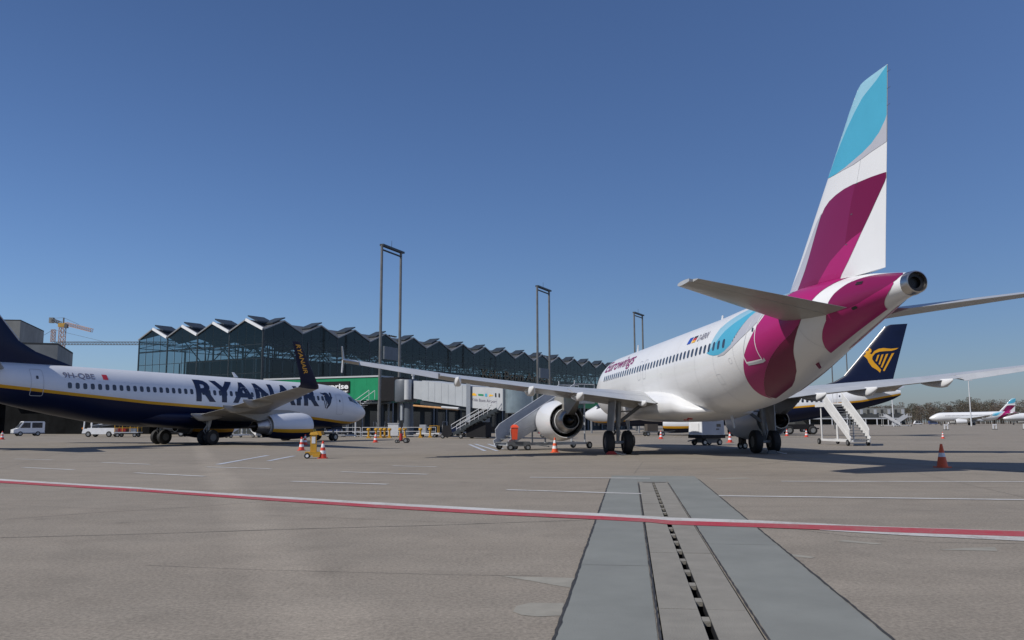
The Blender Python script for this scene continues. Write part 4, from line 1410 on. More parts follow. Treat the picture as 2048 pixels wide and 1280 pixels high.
for i in range(NX + 1):
    for j in range(NY + 1):
        x, y = i * MX, j * MY
        if 0 < i and 0 < j < NY:
            for sx in (-.45, .45):
                for sy in (-.45, .45):
                    tr.bar((x, y, 9.8), (x + sx * MX, y + sy * MY, ZP - .2), .14)
        if i < NX and j > 0:
            tr.bar((x, y, ZV - .3), (x + MX, y, ZV - .3), .12)
            tr.bar((x, y, ZV - 1.2), (x + MX, y, ZV - 1.2), .09)
            tr.bar((x, y, ZV - 1.2), (x + MX / 2, y, ZV - .3), .07)
            tr.bar((x + MX / 2, y, ZV - .3), (x + MX, y, ZV - 1.2), .07)
        if j < NY and i > 0:
            tr.bar((x, y, ZV - .3), (x, y + MY, ZV - .3), .12)
            tr.bar((x, y, ZV - 1.2), (x, y + MY, ZV - 1.2), .09)
            tr.bar((x, y, ZV - 1.2), (x, y + MY / 2, ZV - .3), .07)
            tr.bar((x, y + MY / 2, ZV - .3), (x, y + MY, ZV - 1.2), .07)
tr.build('roof_truss', 'steel_dark', term, 0)
for j in range(NY + 1):
    MB().tube((NX * 0 + 8, j * MY, Z0), (8, j * MY, ZV - 1), .14, .14, 8).build('inner_column', 'steel_dark', term)
for i in range(NX * 2):
    if i % 3:
        MB().tube((i * MX / 2 + 1.1, -.9, 0), (i * MX / 2 + 1.1, -.9, Z0 - .6), .09, .09, 8).build('front_column', 'steel_grey', term)
for i in range(0, NX * 2):
    MB().box((i * MX / 2 + 1.7, 3.4, 2.2), (2.2, .1, 2.6)).build('shop_window', 'window_dark', term, 0)
# lettering on the facade
tb = bm_text('Köln Bonn Airport', 1.5, .02)
wd = max(v.co.x for v in tb.verts)
for v in tb.verts:
    v.co.x *= 26.0 / wd
bm_to_obj(tb, lambda u, v: (50.3 + u, -.16, 9.75 + v), 'lettering', 'letter_gold', term)
MB().box((NX * MX / 2, -.3, Z0 - .2), (NX * MX, .5, .75)).build('green_fascia', 'green_dark', term, 0)

# ------------------------------------------------------------------ grey older building at the left
mb = MB()


def old_block(name, poly, h, label, hole=None):
    o = thing(name, (poly[0][0], poly[0][1], 0), 0, label, 'building')
    MB().prism(poly, hole or 0, h).build('wall', 'concrete_wall', o, 0, world=True)
    MB().prism([(x, y) for x, y in poly], h + .003, h + .35).build('parapet', 'concrete_dark', o, 0, world=True)
    if hole:
        MB().prism([(x * 1.012, y * 1.012) for x, y in poly], 0, hole - .003).build('ground_floor', 'inside_shade', o, 0, world=True)
    return o


old_block('grey_building', [(-175, 228), (-137.6, 234), (-146.5, 262), (-190, 256)], 30.3, 'tall flat roofed grey concrete block behind the navy tail fin')
o = old_block('grey_building', [(-118, 138), (-81.2, 150), (-88.9, 170), (-125, 162)], 15.6, 'lower grey concrete block with dark ground floor, left of the cranes', 6.0)
for i in range(9):
    MB().box((-116 + i * 4.4, 137.9 + i * 1.43, 3), (.5, .5, 6)).build('column', 'concrete_dark', o, 0, world=True)
o = old_block('low_building', [(-82, 137), (-56, 131), (-50, 140), (-78, 152)], 6.4, 'low dark building between the grey block and the glass terminal', 5.4)

# ------------------------------------------------------------------ green fixed walkway with advertising
gw = thing('fixed_walkway', (-16, 100, 0), 0, 'bright green enclosed walkway with black advertising board and steel stair', 'walkway')
GA, GB = Vector((-31.5, 107.0, 0)), Vector((-15.86, 100.0, 0))
gd = (GB - GA).normalized()
gn = Vector((gd.y, -gd.x, 0))
gl = (GB - GA).length


def gp(s, o, z):
    v = GA + gd * s + gn * o
    return (v.x, v.y, z)


def gbox(mb, s0, s1, o0, o1, z0, z1, mi=0):
    return mb.hexa([gp(s0, o0, z0), gp(s1, o0, z0), gp(s1, o1, z0), gp(s0, o1, z0), gp(s0, o0, z1), gp(s1, o0, z1), gp(s1, o1, z1), gp(s0, o1, z1)], mi)


n = 10
for i in range(n):
    gbox(MB(), i * gl / n + .006, (i + 1) * gl / n - .006, -.1, 0, 4.32, 7.02).build('wall_panel', 'green_panel', gw, 0, world=True)
gbox(MB(), 0, gl, -3.1, -.12, 4.25, 6.98).build('walkway_body', 'green_dark', gw, 0, world=True)
gbox(MB(), 0, gl + .1, -3.2, .1, 7.04, 7.22).build('roof_trim', 'bridge_white', gw, 0, world=True)
gbox(MB(), 0, gl, -2.9, -.2, 3.9, 4.22).build('floor_beam', 'steel_dark', gw, 0, world=True)
sb = gbox(MB(), 7.1, 13.1, .02, .10, 5.22, 6.62).build('sign_board', 'black_panel', gw, 0, world=True)
fr = MB()
gbox(fr, 7.02, 13.18, .02, .13, 6.62, 6.72)
gbox(fr, 7.02, 13.18, .02, .13, 5.12, 5.22)
gbox(fr, 7.02, 7.1, .02, .13, 5.22, 6.62)
gbox(fr, 13.1, 13.18, .02, .13, 5.22, 6.62)
fr.build('sign_border', 'letter_white', sb, 0, world=True)
for body, h, s0, wl_, z in (('enterprise', .62, 7.5, 5.45, 5.72), ('rent-a-car', .26, 10.4, 2.55, 5.30)):
    tb = bm_text(body, h, .03)
    wd = max(v.co.x for v in tb.verts)
    for v in tb.verts:
        v.co.x *= wl_ / wd
    Lp = Vector(gw.location)
    bm_to_obj(tb, lambda u, v: Vector(gp(s0 + u, .125, z + v)) - Lp, 'lettering', 'letter_white', sb)
# glazed end bay
gg = gbox(MB(), gl + .12, gl + 2.6, -2.9, -.15, 4.2, 6.95).build('glazed_bay', 'black_panel', gw, 0, world=True)
fr = MB()
for s0 in (gl + .12, gl + .55, gl + 1.5, gl + 2.5):
    gbox(fr, s0, s0 + .14, -.15, .02, 4.1, 7.0)
for z in (4.1, 5.4, 6.0, 6.85):
    gbox(fr, gl + .6, gl + 2.5, -.13, .0, z, z + .13)
fr.build('bay_frame', 'steel_light', gg, 0, world=True)
gbox(MB(), gl + 1.1, gl + 2.3, -2.9, .05, 7.0, 7.2).build('bay_roof', 'bridge_white', gg, 0, world=True)
for s0 in (gl - .2, gl - 6, gl - 11):
    MB().tube(gp(s0, -.4, 0), gp(s0, -.4, 3.9), .12, .12, 8).build('column', 'steel_grey', gw, world=True)
    MB().tube(gp(s0, -2.6, 0), gp(s0, -2.6, 3.9), .12, .12, 8).build('column', 'steel_grey', gw, world=True)
# outside stair and landing of the walkway
st = gbox(MB(), gl - 4.2, gl - 1.9, .9, 2.1, 3.05, 3.2).build('stair_landing', 'bridge_white', gw, 0, world=True)
for i in range(6):
    gbox(MB(), gl - 1.9 + i * .33, gl - 1.55 + i * .33, .9, 2.1, 3.22 + i * .2, 3.28 + i * .2).build('stair_tread', 'steel_light', gw, 0, world=True)
rl = MB()
for o in (.9, 2.1):
    for s0 in (gl - 4.2, gl - 3.4, gl - 2.6, gl - 1.9):
        rl.bar(gp(s0, o, 3.2), gp(s0, o, 4.2), .05)
    rl.bar(gp(gl - 4.2, o, 4.2), gp(gl - 1.9, o, 4.2), .05)
    rl.bar(gp(gl - 4.2, o, 3.7), gp(gl - 1.9, o, 3.7), .04)
    rl.bar(gp(gl - 1.9, o, 4.2), gp(gl + .1, o, 5.4), .05)
    rl.bar(gp(gl + .1, o, 4.4), gp(gl + .1, o, 5.4), .05)
rl.build('handrail', 'steel_light', gw, 0, world=True)
for s0 in (gl - 4.0, gl - 2.1):
    MB().tube(gp(s0, 1.5, 0), gp(s0, 1.5, 3.05), .08, .08, 8).build('stair_post', 'steel_light', gw, world=True)
# a second green walkway seen far behind the engine
g2 = thing('fixed_walkway', (14, 128, 0), 0, 'dark green walkway seen between the engine and the white fuselage', 'walkway')
MB().box((15.5, 128, 5.0), (9, 3, 2.6), R(-10)).build('walkway_body', 'green_dark', g2, 0, world=True)
MB().box((15.5, 128, 6.42), (9.2, 3.2, .2), R(-10)).build('roof_trim', 'bridge_grey', g2, 0, world=True)
for k in (-3.5, 3.5):
    MB().tube((15.5 + k, 128 - k * .17, 0), (15.5 + k, 128 - k * .17, 3.7), .15, .15, 8).build('column', 'steel_grey', g2, world=True)

# ------------------------------------------------------------------ telescopic boarding bridge
jb = thing('boarding_bridge', (-12.4, 98, 0), 0, 'grey telescopic boarding bridge with rounded glass cab and black service stair', 'boarding bridge')
MB().tube((-12.0, 97.9, 0), (-12.0, 97.9, 3.9), .62, .55, 20).build('pedestal', 'bridge_dark', jb, world=True)
MB().box((-12.9, 98.4, 3.1), (.35, .35, 1.7)).tube((-12.7, 97.6, 1.9), (-12.7, 97.6, 3.7), .18, .18, 10).build('service_box', 'bridge_grey', jb, 0, world=True)
MB().lathe([(4.0, 1.25), (4.2, 1.35), (6.4, 1.35), (6.6, 1.25)], (-12.35, 98.2, 0), (0, 0, 1), 28, cap=(True, True)).build('rotunda', 'bridge_dark', jb, world=True)
MB().lathe([(4.25, .42), (6.5, .42)], (-11.95, 96.75, 0), (0, 0, 1), 20, cap=(True, True)).build('rotunda_curtain', 'bridge_white', jb, world=True)
MB().tube((-11.4, 97, 6.6), (-11.4, 97, 7.0), .12, .12, 8).tube((-11.4, 97, 7.0), (-11.4, 97, 7.12), .22, .22, 10).build('beacon', 'bridge_white', jb, world=True)


def tunnel(name, p0, p1, w, h, m, parent, z0, z1, side=1):
    p0, p1 = Vector(p0), Vector(p1)
    d = Vector((p1.x - p0.x, p1.y - p0.y, 0)).normalized()
    n = Vector((-d.y, d.x, 0)) * w
    q = []
    for zz in (0, h):
        q += [(p0.x, p0.y, z0 + zz), (p1.x, p1.y, z1 + zz), (p1.x + n.x, p1.y + n.y, z1 + zz), (p0.x + n.x, p0.y + n.y, z0 + zz)]
    return MB().hexa(q).build(name, m, parent, 0, world=True)


tunnel('tunnel', (-11.3, 96.65), (-9.7, 94.65), 2.1, 2.02, 'bridge_grey', jb, 4.38, 4.12)
tunnel('tunnel', (-10.15, 95.0), (-4.42, 87.8), 2.4, 2.22, 'bridge_grey', jb, 4.12, 3.17)
t3 = tunnel('tunnel', (-4.5, 88.1), (-.94, 84.0), 2.1, 2.2, 'bridge_white', jb, 3.16, 2.76)
# panel seams of the telescoping sections
dx = Vector((-4.42 + 10.15, 87.8 - 95.0, 0))
for i in range(1, 7):
    t = i / 7
    x, y, z = -10.15 + dx.x * t, 95 + dx.y * t, 4.12 - .95 * t
    MB().bar((x - .02, y - .016, z + .05), (x - .02, y - .016, z + 2.17), .02, .015).build('panel_seam', 'veh_silver', jb, 0, world=True)
tunnel('under_beam', (-10.4, 95.6), (-3.6, 87.3), 1.6, .42, 'steel_dark', jb, 3.66, 2.66)
MB().tube((-11.2, 96.2, 3.55), (-5.7, 89.4, 3.0), .11, .11, 10).build('cable_tube', 'orange_tube', jb, world=True)
MB().tube((-7.6, 91.5, 3.28), (-5.6, 89.0, 3.08), .125, .125, 10).build('cable_tube', 'bridge_white', jb, world=True)
pf = MB()
for o in (0.0, 2.5):
    pf.bar((-4.55 + o * .78, 87.75 + o * .62, 1.3), (-4.55 + o * .78, 87.75 + o * .62, 5.75), .42, .42)
pf.build('portal_leg', 'bridge_grey', jb, 0, world=True)
MB().bar((-4.9, 87.5, 1.35), (-2.3, 89.6, 1.35), .5, .4).build('portal_beam', 'steel_dark', jb, 0, world=True)
for o in (.15, .85):
    wheel(jb, Vector((-4.55 + o * 2.3 + 12.4, 87.75 + o * 1.8 - 98, .5)), .5, .35, axis=(.78, .62, 0))
# lettering and little pictograms on the last tunnel section
ed = Vector((3.56, -4.1, 0)).normalized()
en = Vector((ed.y, -ed.x, 0))


def jl(s, z, o=.02):
    return Vector((-4.5, 88.1, 0)) + ed * s + en * o + Vector((0, 0, z + 3.16 - s * .074))


tb = bm_text('Köln Bonn Airport', .30, .004)
wd = max(v.co.x for v in tb.verts)
for v in tb.verts:
    v.co.x *= 4.0 / wd
Lj = Vector(jb.location)
bm_to_obj(tb, lambda u, v: jl(.5 + u, .72 + v) - Lj, 'lettering', 'letter_grey', t3)
for s0, m, kind in ((.5, 'flag_gold', 0), (1.55, 'green_panel', 1), (2.65, 'turquoise', 2), (3.25, 'flag_gold', 3)):
    sh = {0: [(0, 0), (.75, 0), (.75, .14), (.5, .26), (.2, .26), (0, .14)], 1: [(0, .04), (.85, .04), (.85, .22), (0, .22)], 2: [(0, 0), (.34, 0), (.34, .26), (.2, .34), (0, .26)], 3: [(0, .02), (.7, .12), (.7, .2), (.3, .24), (.1, .32), (.16, .18), (0, .12)]}[kind]
    bm_to_obj(bm_polys([sh]), lambda u, v: jl(s0 + u, 1.28 + v) - Lj, 'pictogram', m, t3)
for s0 in (4.35, 4.9):
    bm_to_obj(bm_polys([rrect(s0, 1.5, .22, .42, .08)]), lambda u, v: jl(u, v) - Lj, 'warning_mark', 'flag_black', t3)
# rotating cab with curved ribbed glass and a bellows hood
cab = MB().lathe([(2.5, 1.25), (2.55, 1.4), (4.95, 1.4), (5.05, 1.25)], (.7, 84.0, 0), (0, 0, 1), 26, cap=(True, True)).build('cab', 'cab_glass', jb, world=True)
for i in range(7):
    MB().lathe([(2.62 + i * .36, 1.415), (2.68 + i * .36, 1.415)], (.7, 84.0, 0), (0, 0, 1), 26).build('cab_rib', 'bridge_dark', cab, world=True)
MB().box((1.95, 82.7, 3.72), (.34, .5, 2.6), R(-20)).box((2.55, 82.5, 4.85), (1.2, 1.6, .3), R(-20)).build('cab_post', 'bridge_grey', cab, 0, world=True)
for z in (3.2, 4.25):
    MB().box((2.25, 82.45, z), (.42, .06, .62), R(-20)).build('cab_window', 'window_dark', cab, 0, world=True)
for i in range(7):
    MB().box((2.7 + i * .16, 82.9 - i * .05, 3.7), (.10, 2.5, 2.6 - .06 * (i % 2)), R(-18)).build('bellows_fold', 'bridge_dark' if i % 2 else 'veh_grey', cab, 0, world=True)
MB().box((1.2, 83.6, 2.3), (2.6, 2.4, .35), R(-20)).box((.6, 84.2, 1.9), (.5, .5, .9)).build('cab_base', 'steel_dark', cab, 0, world=True)
# service stair
s0, s1 = Vector((-6.2, 86.4, .35)), Vector((-1.5, 83.9, 2.95))
sd_ = (s1 - s0)
lat = Vector((-sd_.y, sd_.x, 0)).normalized()
stg = MB()
for o in (0, .95):
    stg.bar(s0 + lat * o, s1 + lat * o, .09, .30)
stg.build('stair_stringer', 'steel_dark', jb, 0, world=True)
for i in range(12):
    c = s0 + sd_ * ((i + .5) / 12) + lat * .475
    MB().box(c, (.34, .9, .04), math.atan2(sd_.y, sd_.x)).build('stair_tread', 'tread', jb, 0, world=True)
hr = MB()
for o in (-.03, .98):
    for h in (1.05, .62):
        hr.bar(s0 + lat * o + Vector((0, 0, h)), s1 + lat * o + Vector((0, 0, h)), .05)
    for i in range(6):
        c = s0 + sd_ * (i / 5) + lat * o
        hr.bar(c, c + Vector((0, 0, 1.05)), .045)
hr.build('handrail', 'steel_light', jb, 0, world=True)
ft = MB()
ft.add([s0 + Vector(p) for p in ((-1.0, .3, .0), (-.9, .2, .95), (-.1, -.1, 1.0), (.1, -.2, .1), (-.4, .0, -.3))], [(0, 1, 2, 3, 4)])
ft.build('stair_guard', 'black_panel', jb, 0, world=True)
wheel(jb, Vector(s0) + Vector((-.9, .4, -.1)) - Lj, .25, .16, axis=(.4, .9, 0))
wheel(jb, Vector(s0) + Vector((1.0, -.4, -.1)) - Lj, .25, .16, axis=(.4, .9, 0))
MB().box((-3.4, 86.0, .9), (2.2, 1.3, 1.5), R(-25)).build('drive_unit', 'black_panel', jb, 0, world=True)


# ------------------------------------------------------------------ aircraft in place
A320_POSE = (9.018, 42.68, .1156)
build_a320('airliner', *A320_POSE, 'white airliner with magenta and turquoise swooshes, tail nearest the camera', 'swoosh airliners')
build_737('airliner', -24.875, 64.39, -.5814, 'navy and white airliner at left, showing its right side with harp lettering', 'navy and white airliners', 1, '9H-QBE')
build_737('airliner', 27.323, 103.41, 1.161, 'navy and white airliner parked behind, golden harp on its tail fin', 'navy and white airliners', -1, '9H-QC', text=True)
far_a = build_a320('airliner', 210.2, 388.3, 1.3254, 'small distant white airliner with turquoise tail tip in front of the woods', 'swoosh airliners', detail=False)

# far airliner cut by the right edge of the picture
fa = aircraft_empty('airliner', 266, 428, 1.5, 17.71, 'pale distant airliner half hidden behind the far swoosh airliner', 'airliner')
fuselage_mesh(A_F, 0, 37.1, 40, 16, [lambda x: 3.3], ['air_white', 'veh_silver'], fa)
for s in (-1, 1):
    flight_surface('wing', A_WING, .9, 17, 0, 1, s, fa, ['wing_grey', 'wing_under'])
    engine(fa, 5.75, 1.68, 9.75, 14.3, 1.15, .92, ['air_white'], s)
    flight_surface('tailplane', A_TAIL, .5, 6.22, 0, 1, s, fa, ['wing_grey', 'wing_under'])
    bogie(fa, 17.71, 3.795, s, .585, .41, .465, 2.65)
flight_surface('fin', A_FIN, 5.55, 12.1, 0, 1, 1, fa, ['air_white', 'air_white'], vertical=True)
MB().tube((5.07, 0, .3), (5.07, 0, 2.1), .1).build('landing_gear_leg', 'gear_grey', fa)
wheel(fa, (5.07, 0, .38), .38, .5)


# ------------------------------------------------------------------ light masts
def mast(p0, p1, h, label, sign):
    c = (Vector(p0) + Vector(p1)) / 2
    t = thing('light_mast', (c.x, c.y, 0), 0, label, 'light mast', 'twin pole light masts along the terminal')
    for p in (p0, p1):
        MB().tube((p[0], p[1], 0), (p[0], p[1], h), .19, .15, 12).build('pole', 'mast_steel', t, world=True)
    a, b = Vector((p0[0], p0[1], h)), Vector((p1[0], p1[1], h))
    d = (b - a).normalized()
    cr = MB().bar(a - d * .1 + Vector((0, 0, .05)), b + d * .5 + Vector((0, 0, .05)), .5, .22).bar(a + Vector((0, 0, -.5)), b + Vector((0, 0, -.5)), .3, .10).build('crossbeam', 'steel_dark', t, 0, world=True)
    nn = Vector((d.y, -d.x, 0))
    for k in range(4):
        q = a + d * (.7 + k * ((b - a).length - 1.4) / 3)
        MB().hexa([q + nn * u + d * v + Vector((0, 0, z)) for z, e in ((-.42, 0), (-.12, .1)) for u, v in ((.1, -.3), (.6 + e, -.3), (.6 + e, .3), (.1, .3))]).build('floodlight', 'steel_dark', cr, 0, world=True)
        MB().hexa([q + nn * u + d * v + Vector((0, 0, z)) for z in (-.46, -.43) for u, v in ((.15, -.25), (.55, -.25), (.55, .25), (.15, .25))]).build('lamp_glass', 'lamp_face', cr, 0, world=True)
    MB().tube(b * .5 + a * .5 + Vector((0, 0, .1)), b * .5 + a * .5 + Vector((0, 0, 1.0)), .03, .02, 6).build('lightning_rod', 'steel_dark', t, world=True)
    z0, z1 = sign
    q = []
    for z in (z0, z1):
        q += [a + d * .8 + nn * .1, b - d * .5 + nn * .1, b - d * .5 - nn * .1, a + d * .8 - nn * .1]
    q = [(p.x, p.y, z0 if i < 4 else z1) for i, p in enumerate(q)]
    s = MB().hexa(q).build('stand_sign', 'bridge_dark', t, 0, world=True)  # dark colour carries the shade on the sign's face
    for za, zb in ((z0 + .05, (z0 + z1) / 2 - .08), ((z0 + z1) / 2 + .08, z1 - .05)):
        e = a + d * .62
        MB().box((e.x - .05, e.y - .05, (za + zb) / 2), (.26, .32, zb - za), math.atan2(d.y, d.x)).build('sunlit_sign_end', 'letter_white', s, 0, world=True)  # white blocks paint sunlight on the sign's left end, no lamps
    return t


mast((-15.23, 97.0), (-13.57, 101.3), 22.3, 'tallest nearest twin pole light mast in front of the terminal', (9.0, 10.5))
mast((3.82, 126.0), (5.81, 130.5), 22.1, 'middle twin pole light mast of the three', (8.3, 9.8))
mast((22.95, 157.0), (25.16, 161.3), 22.1, 'farthest twin pole light mast, just above the white fuselage', (8.3, 9.8))
for k, (x, y, h) in enumerate(((72.2, 190, 20), (75.6, 190, 20))):
    t = thing('light_mast', (x, y, 0), 0, ('left' if k == 0 else 'right') + ' thin dark pole of the far mast pair under the white tail', 'light mast', 'far mast pair')
    MB().tube((0, 0, 0), (0, 0, h), .17, .13, 8).build('pole', 'mast_steel', t)
    MB().box((0, 0, h), (.8, .4, .3)).build('floodlight', 'steel_dark', t, 0)
for x, y, h, lb in ((162.3, 300, 16.2, 'thin pale lamp post in front of the woods, above the distant airliner'), (134.8, 300, 15.0, 'pale lamp post behind the far white boarding steps'), (147, 372, 11, 'short pale lamp post beside the navy tail cone')):
    t = thing('lamp_post', (x, y, 0), 0, lb, 'lamp post')
    MB().tube((0, 0, 0), (0, 0, h), .24, .15, 8).build('pole', 'steel_light', t)
    MB().box((0, 0, h), (2.6, .3, .25)).build('lamp_head', 'steel_light', t, 0)


# ------------------------------------------------------------------ tower cranes far behind
def lattice(mb, a, b, w, n, mi=0, r=.16):
    a, b = Vector(a), Vector(b)
    d = (b - a).normalized()
    up = Vector((0, 0, 1)) if abs(d.z) < .9 else Vector((1, 0, 0))
    x = d.cross(up).normalized() * w / 2
    y = x.cross(d).normalized() * w / 2
    cs = [x + y, x - y, -x - y, -x + y]
    for c in cs:
        mb.bar(a + c, b + c, r * 1.6, r * 1.6, mi)
    for i in range(n):
        p, q = a + (b - a) * (i / n), a + (b - a) * ((i + 1) / n)
        for j in range(4):
            mb.bar(p + cs[j], q + cs[(j + 1) % 4], r, r, mi)
            mb.bar(q + cs[j], q + cs[(j + 1) % 4], r, r, mi)


c1 = thing('tower_crane', (-214.9, 400, 0), 0, 'yellow and pale tower crane with raised jib above the grey block', 'crane')
m_ = MB(); lattice(m_, (-214.9, 400, 0), (-214.9, 400, 47.5), 2.2, 22); m_.build('tower', 'crane_pale', c1, 0, world=True)
m_ = MB(); lattice(m_, (-213.6, 400, 49.3), (-198.9, 396, 45.6), 1.5, 12, r=.14); m_.build('jib', 'crane_pale', c1, 0, world=True)
m_ = MB(); lattice(m_, (-216, 400, 49.6), (-221.7, 402, 51.6), 1.2, 5); m_.build('counter_jib', 'crane_dark', c1, 0, world=True)
MB().box((-221.4, 402, 51.2), (2.0, 1.6, 2.6)).build('counterweight', 'concrete_wall', c1, 0, world=True)
MB().box((-214.9, 400, 48.6), (3.4, 2.4, 1.8)).build('slewing_unit', 'crane_yellow', c1, 0, world=True)
MB().box((-212.6, 399, 48.0), (1.4, 1.4, 1.8)).build('driver_cab', 'crane_dark', c1, 0, world=True)
MB().bar((-214.6, 400, 49.4), (-214.6, 400, 52.2), .5).bar((-214.6, 400, 52.2), (-221, 402, 52.2), .12).bar((-214.6, 400, 52.2), (-206, 398, 48.6), .12).build('apex', 'crane_dark', c1, 0, world=True)
c2 = thing('tower_crane', (-180.8, 330, 0), 0, 'thin tower crane with long level dark jib reaching to the terminal', 'crane')
m_ = MB(); lattice(m_, (-180.8, 330, 0), (-180.8, 330, 33.2), 1.7, 16, r=.12); m_.build('tower', 'crane_pale', c2, 0, world=True)
m_ = MB(); lattice(m_, (-180.8, 330, 33.6), (-180.8, 330, 38.6), 1.2, 4, r=.12); m_.build('apex', 'crane_pale', c2, 0, world=True)
m_ = MB(); lattice(m_, (-180.8, 330, 33.2), (-128, 318, 31.9), 1.1, 40, r=.09); m_.build('jib', 'crane_dark', c2, 0, world=True)
MB().bar((-180.8, 330, 33.0), (-192, 332.5, 33.2), .45, .4).build('counter_jib', 'crane_dark', c2, 0, world=True)
MB().bar((-180.8, 330, 38.6), (-157, 324.6, 33.0), .1).bar((-180.8, 330, 38.6), (-191, 332.2, 33.6), .1).build('tie_bar', 'crane_dark', c2, 0, world=True)
MB().box((-191.6, 332.4, 32.6), (1.6, 1.6, 2.0)).build('counterweight', 'concrete_wall', c2, 0, world=True)


# ------------------------------------------------------------------ cones, bollards, fence
def cone(x, y, label, cols, h=.75, rot=0.0, bands=(1, 3)):
    t = thing('traffic_cone', (x, y, 0), rot, label, 'traffic cone', 'traffic cones on the apron')
    b = MB()
    k = h / .75
    pr = rrect(0, 0, .42 * k, .42 * k, .07 * k)
    b.prism(pr, .0, .035 * k)
    b.build('base', cols[0], t)
    segs = [(.035, .165), (.20, .138), (.34, .112), (.47, .087), (.63, .057), (.75, .036)]
    names = ['body', 'band', 'body', 'band', 'tip']
    for i, ((z0, r0), (z1, r1)) in enumerate(zip(segs, segs[1:])):
        mb = MB().lathe([(z0 * k, r0 * k), (z1 * k, r1 * k)], (0, 0, 0), (0, 0, 1), 20, cap=(False, i == 4))
        mb.build(names[i], cols[1] if i in bands else cols[0], t)
    return t


RW = ('cone_red', 'cone_white')
cone(14.73, 29.24, 'large orange cone with scuffed white band, standing alone at right', ('cone_orange', 'cone_white'), .80, .3, (2,))
cone(-12.26, 49.5, 'red and white cone left of the ochre wheeled post', RW, .78, .5)
cone(-8.50, 38.2, 'red and white cone right against the ochre wheeled post', RW, .78, .1)
cone(-15.15, 62.16, 'red and white cone below the navy nose, partly behind the ochre post', RW, .78, .9)
cone(2.25, 45.02, 'orange and white cone directly under the open engine', ('cone_orange', 'cone_white'), .78, .2)
cone(-11.21, 69.67, 'red and white cone in front of the yellow bollards', RW, .8, .4)
cone(-52.93, 88.17, 'red and white cone at the left edge beside the white van', RW, .85, .3)
cone(16.98, 66.35, 'red and white cone right of the white ground power unit', RW, .8, .7)
cone(31.36, 97.05, 'red and white cone left of the dark fuel trailer wheel', RW, .8, .2)
cone(31.19, 90.13, 'red and white cone right of the dark fuel trailer wheel', RW, .8, .5)
cone(14.21, 81.28, 'small red and white cone between the left main gear and ground power unit', RW, .8, .1)
cone(40.52, 80.0, 'small cone standing beyond the large orange cone', RW, .62, .6)


def bollard(x, y, label, h=1.05):
    t = thing('bollard', (x, y, 0), 0, label, 'bollard', 'ochre hydrant bollards by the railing')
    MB().box((0, 0, .07), (.42, .42, .14)).build('foot', 'ochre', t)
    MB().tube((0, 0, .14), (0, 0, h - .28), .11, .10, 12).build('post', 'ochre', t)
    MB().lathe([(h - .28, .10), (h - .22, .2), (h - .06, .2), (h, .12)], (0, 0, 0), (0, 0, 1), 14, cap=(False, True)).build('head', 'ochre', t)


for k, (px, D) in enumerate(((739, 90), (754, 91), (763, 92), (771, 91.5), (780.5, 91), (801.5, 93), (811, 92.5), (842, 91.5), (861, 93))):
    order = ['leftmost ochre bollard by the railing, nearest the navy nose', 'second ochre bollard from the navy nose', 'third ochre bollard from the navy nose', 'fourth ochre bollard from the navy nose', 'fifth ochre bollard from the navy nose, right end of the close row',
             'ochre bollard left behind the small wheeled cart', 'ochre bollard right behind the small wheeled cart', 'ochre bollard alone below the grey tunnel', 'rightmost ochre bollard, nearest the black service stair']
    bollard((px - 1024) / 1684 * D, D, order[k])


def railing(x0, y0, x1, y1, label, mats='steel_light'):
    t = thing('railing', (x0, y0, 0), math.atan2(y1 - y0, x1 - x0), label, 'railing', 'metal railings under the walkway')
    L = math.hypot(x1 - x0, y1 - y0)
    n = max(2, int(L / 2))
    for i in range(n + 1):
        MB().tube((L * i / n, 0, 0), (L * i / n, 0, 1.1), .035, .035, 6).build('post', mats, t)
    for z in (.18, .65, 1.1):
        MB().tube((0, 0, z), (L, 0, z), .03, .03, 6).build('rail', mats, t)
    return t


railing(-22.6, 96.5, -17.2, 96.2, 'pale railing just right of the navy nose')
railing(-17.0, 96.2, -12.6, 95.8, 'pale railing behind the close row of bollards')
railing(-12.4, 95.8, -8.6, 95.4, 'pale railing below the bridge pedestal')
t = thing('barrier_board', (-15.6, 99, 0), 0, 'white equipment box behind the railing and bollards', 'box')
MB().box((1.75, 0, .85), (1.2, .7, 1.3)).build('box_body', 'veh_white', t)
MB().box((1.75, 0, 1.55), (1.3, .8, .08)).build('box_lid', 'steel_light', t)

for k, (x, y, rz, m, lb) in enumerate(((-20.8, 100.5, 4, 'gear_dark', 'dark baggage dolly under the green walkway, left end of the row'), (-17.6, 101.2, -6, 'veh_silver', 'silver baggage dolly under the green walkway'), (-14.2, 103.0, 3, 'gear_dark', 'dark baggage dolly behind the white equipment box'),
                                         (-6.6, 97.5, -20, 'veh_grey', 'grey baggage dolly behind the equipment trailer'), (-2.0, 94.5, -12, 'gear_dark', 'dark baggage dolly in the shade below the boarding bridge cab'), (4.2, 92.0, -8, 'chock_red', 'red baggage dolly in the shade right of the boarding bridge cab'))):
    t = thing('baggage_dolly', (x, y, 0), R(rz), lb, 'baggage dolly', 'baggage dollies under the bridges')
    MB().box((0, 0, .5), (2.6, 1.4, .12)).build('deck', m, t, 0)
    fr = MB()
    for xx in (-1.25, 1.25):
        fr.bar((xx, -.65, .5), (xx, -.65, 1.75), .07).bar((xx, .65, .5), (xx, .65, 1.75), .07).bar((xx, -.65, 1.72), (xx, .65, 1.72), .06)
    fr.bar((-1.25, .65, 1.1), (1.25, .65, 1.1), .05)
    fr.build('end_frame', 'steel_grey', t, 0)
    MB().box((-.3 + .2 * (k % 3), 0, .85), (1.4, 1.1, .56)).build('luggage', ('veh_blue', 'bark', 'veh_red')[k % 3], t, 0)
    for xx in (-.9, .9):
        for s in (-.6, .6):
            wheel(t, (xx, s, .22), .22, .14)

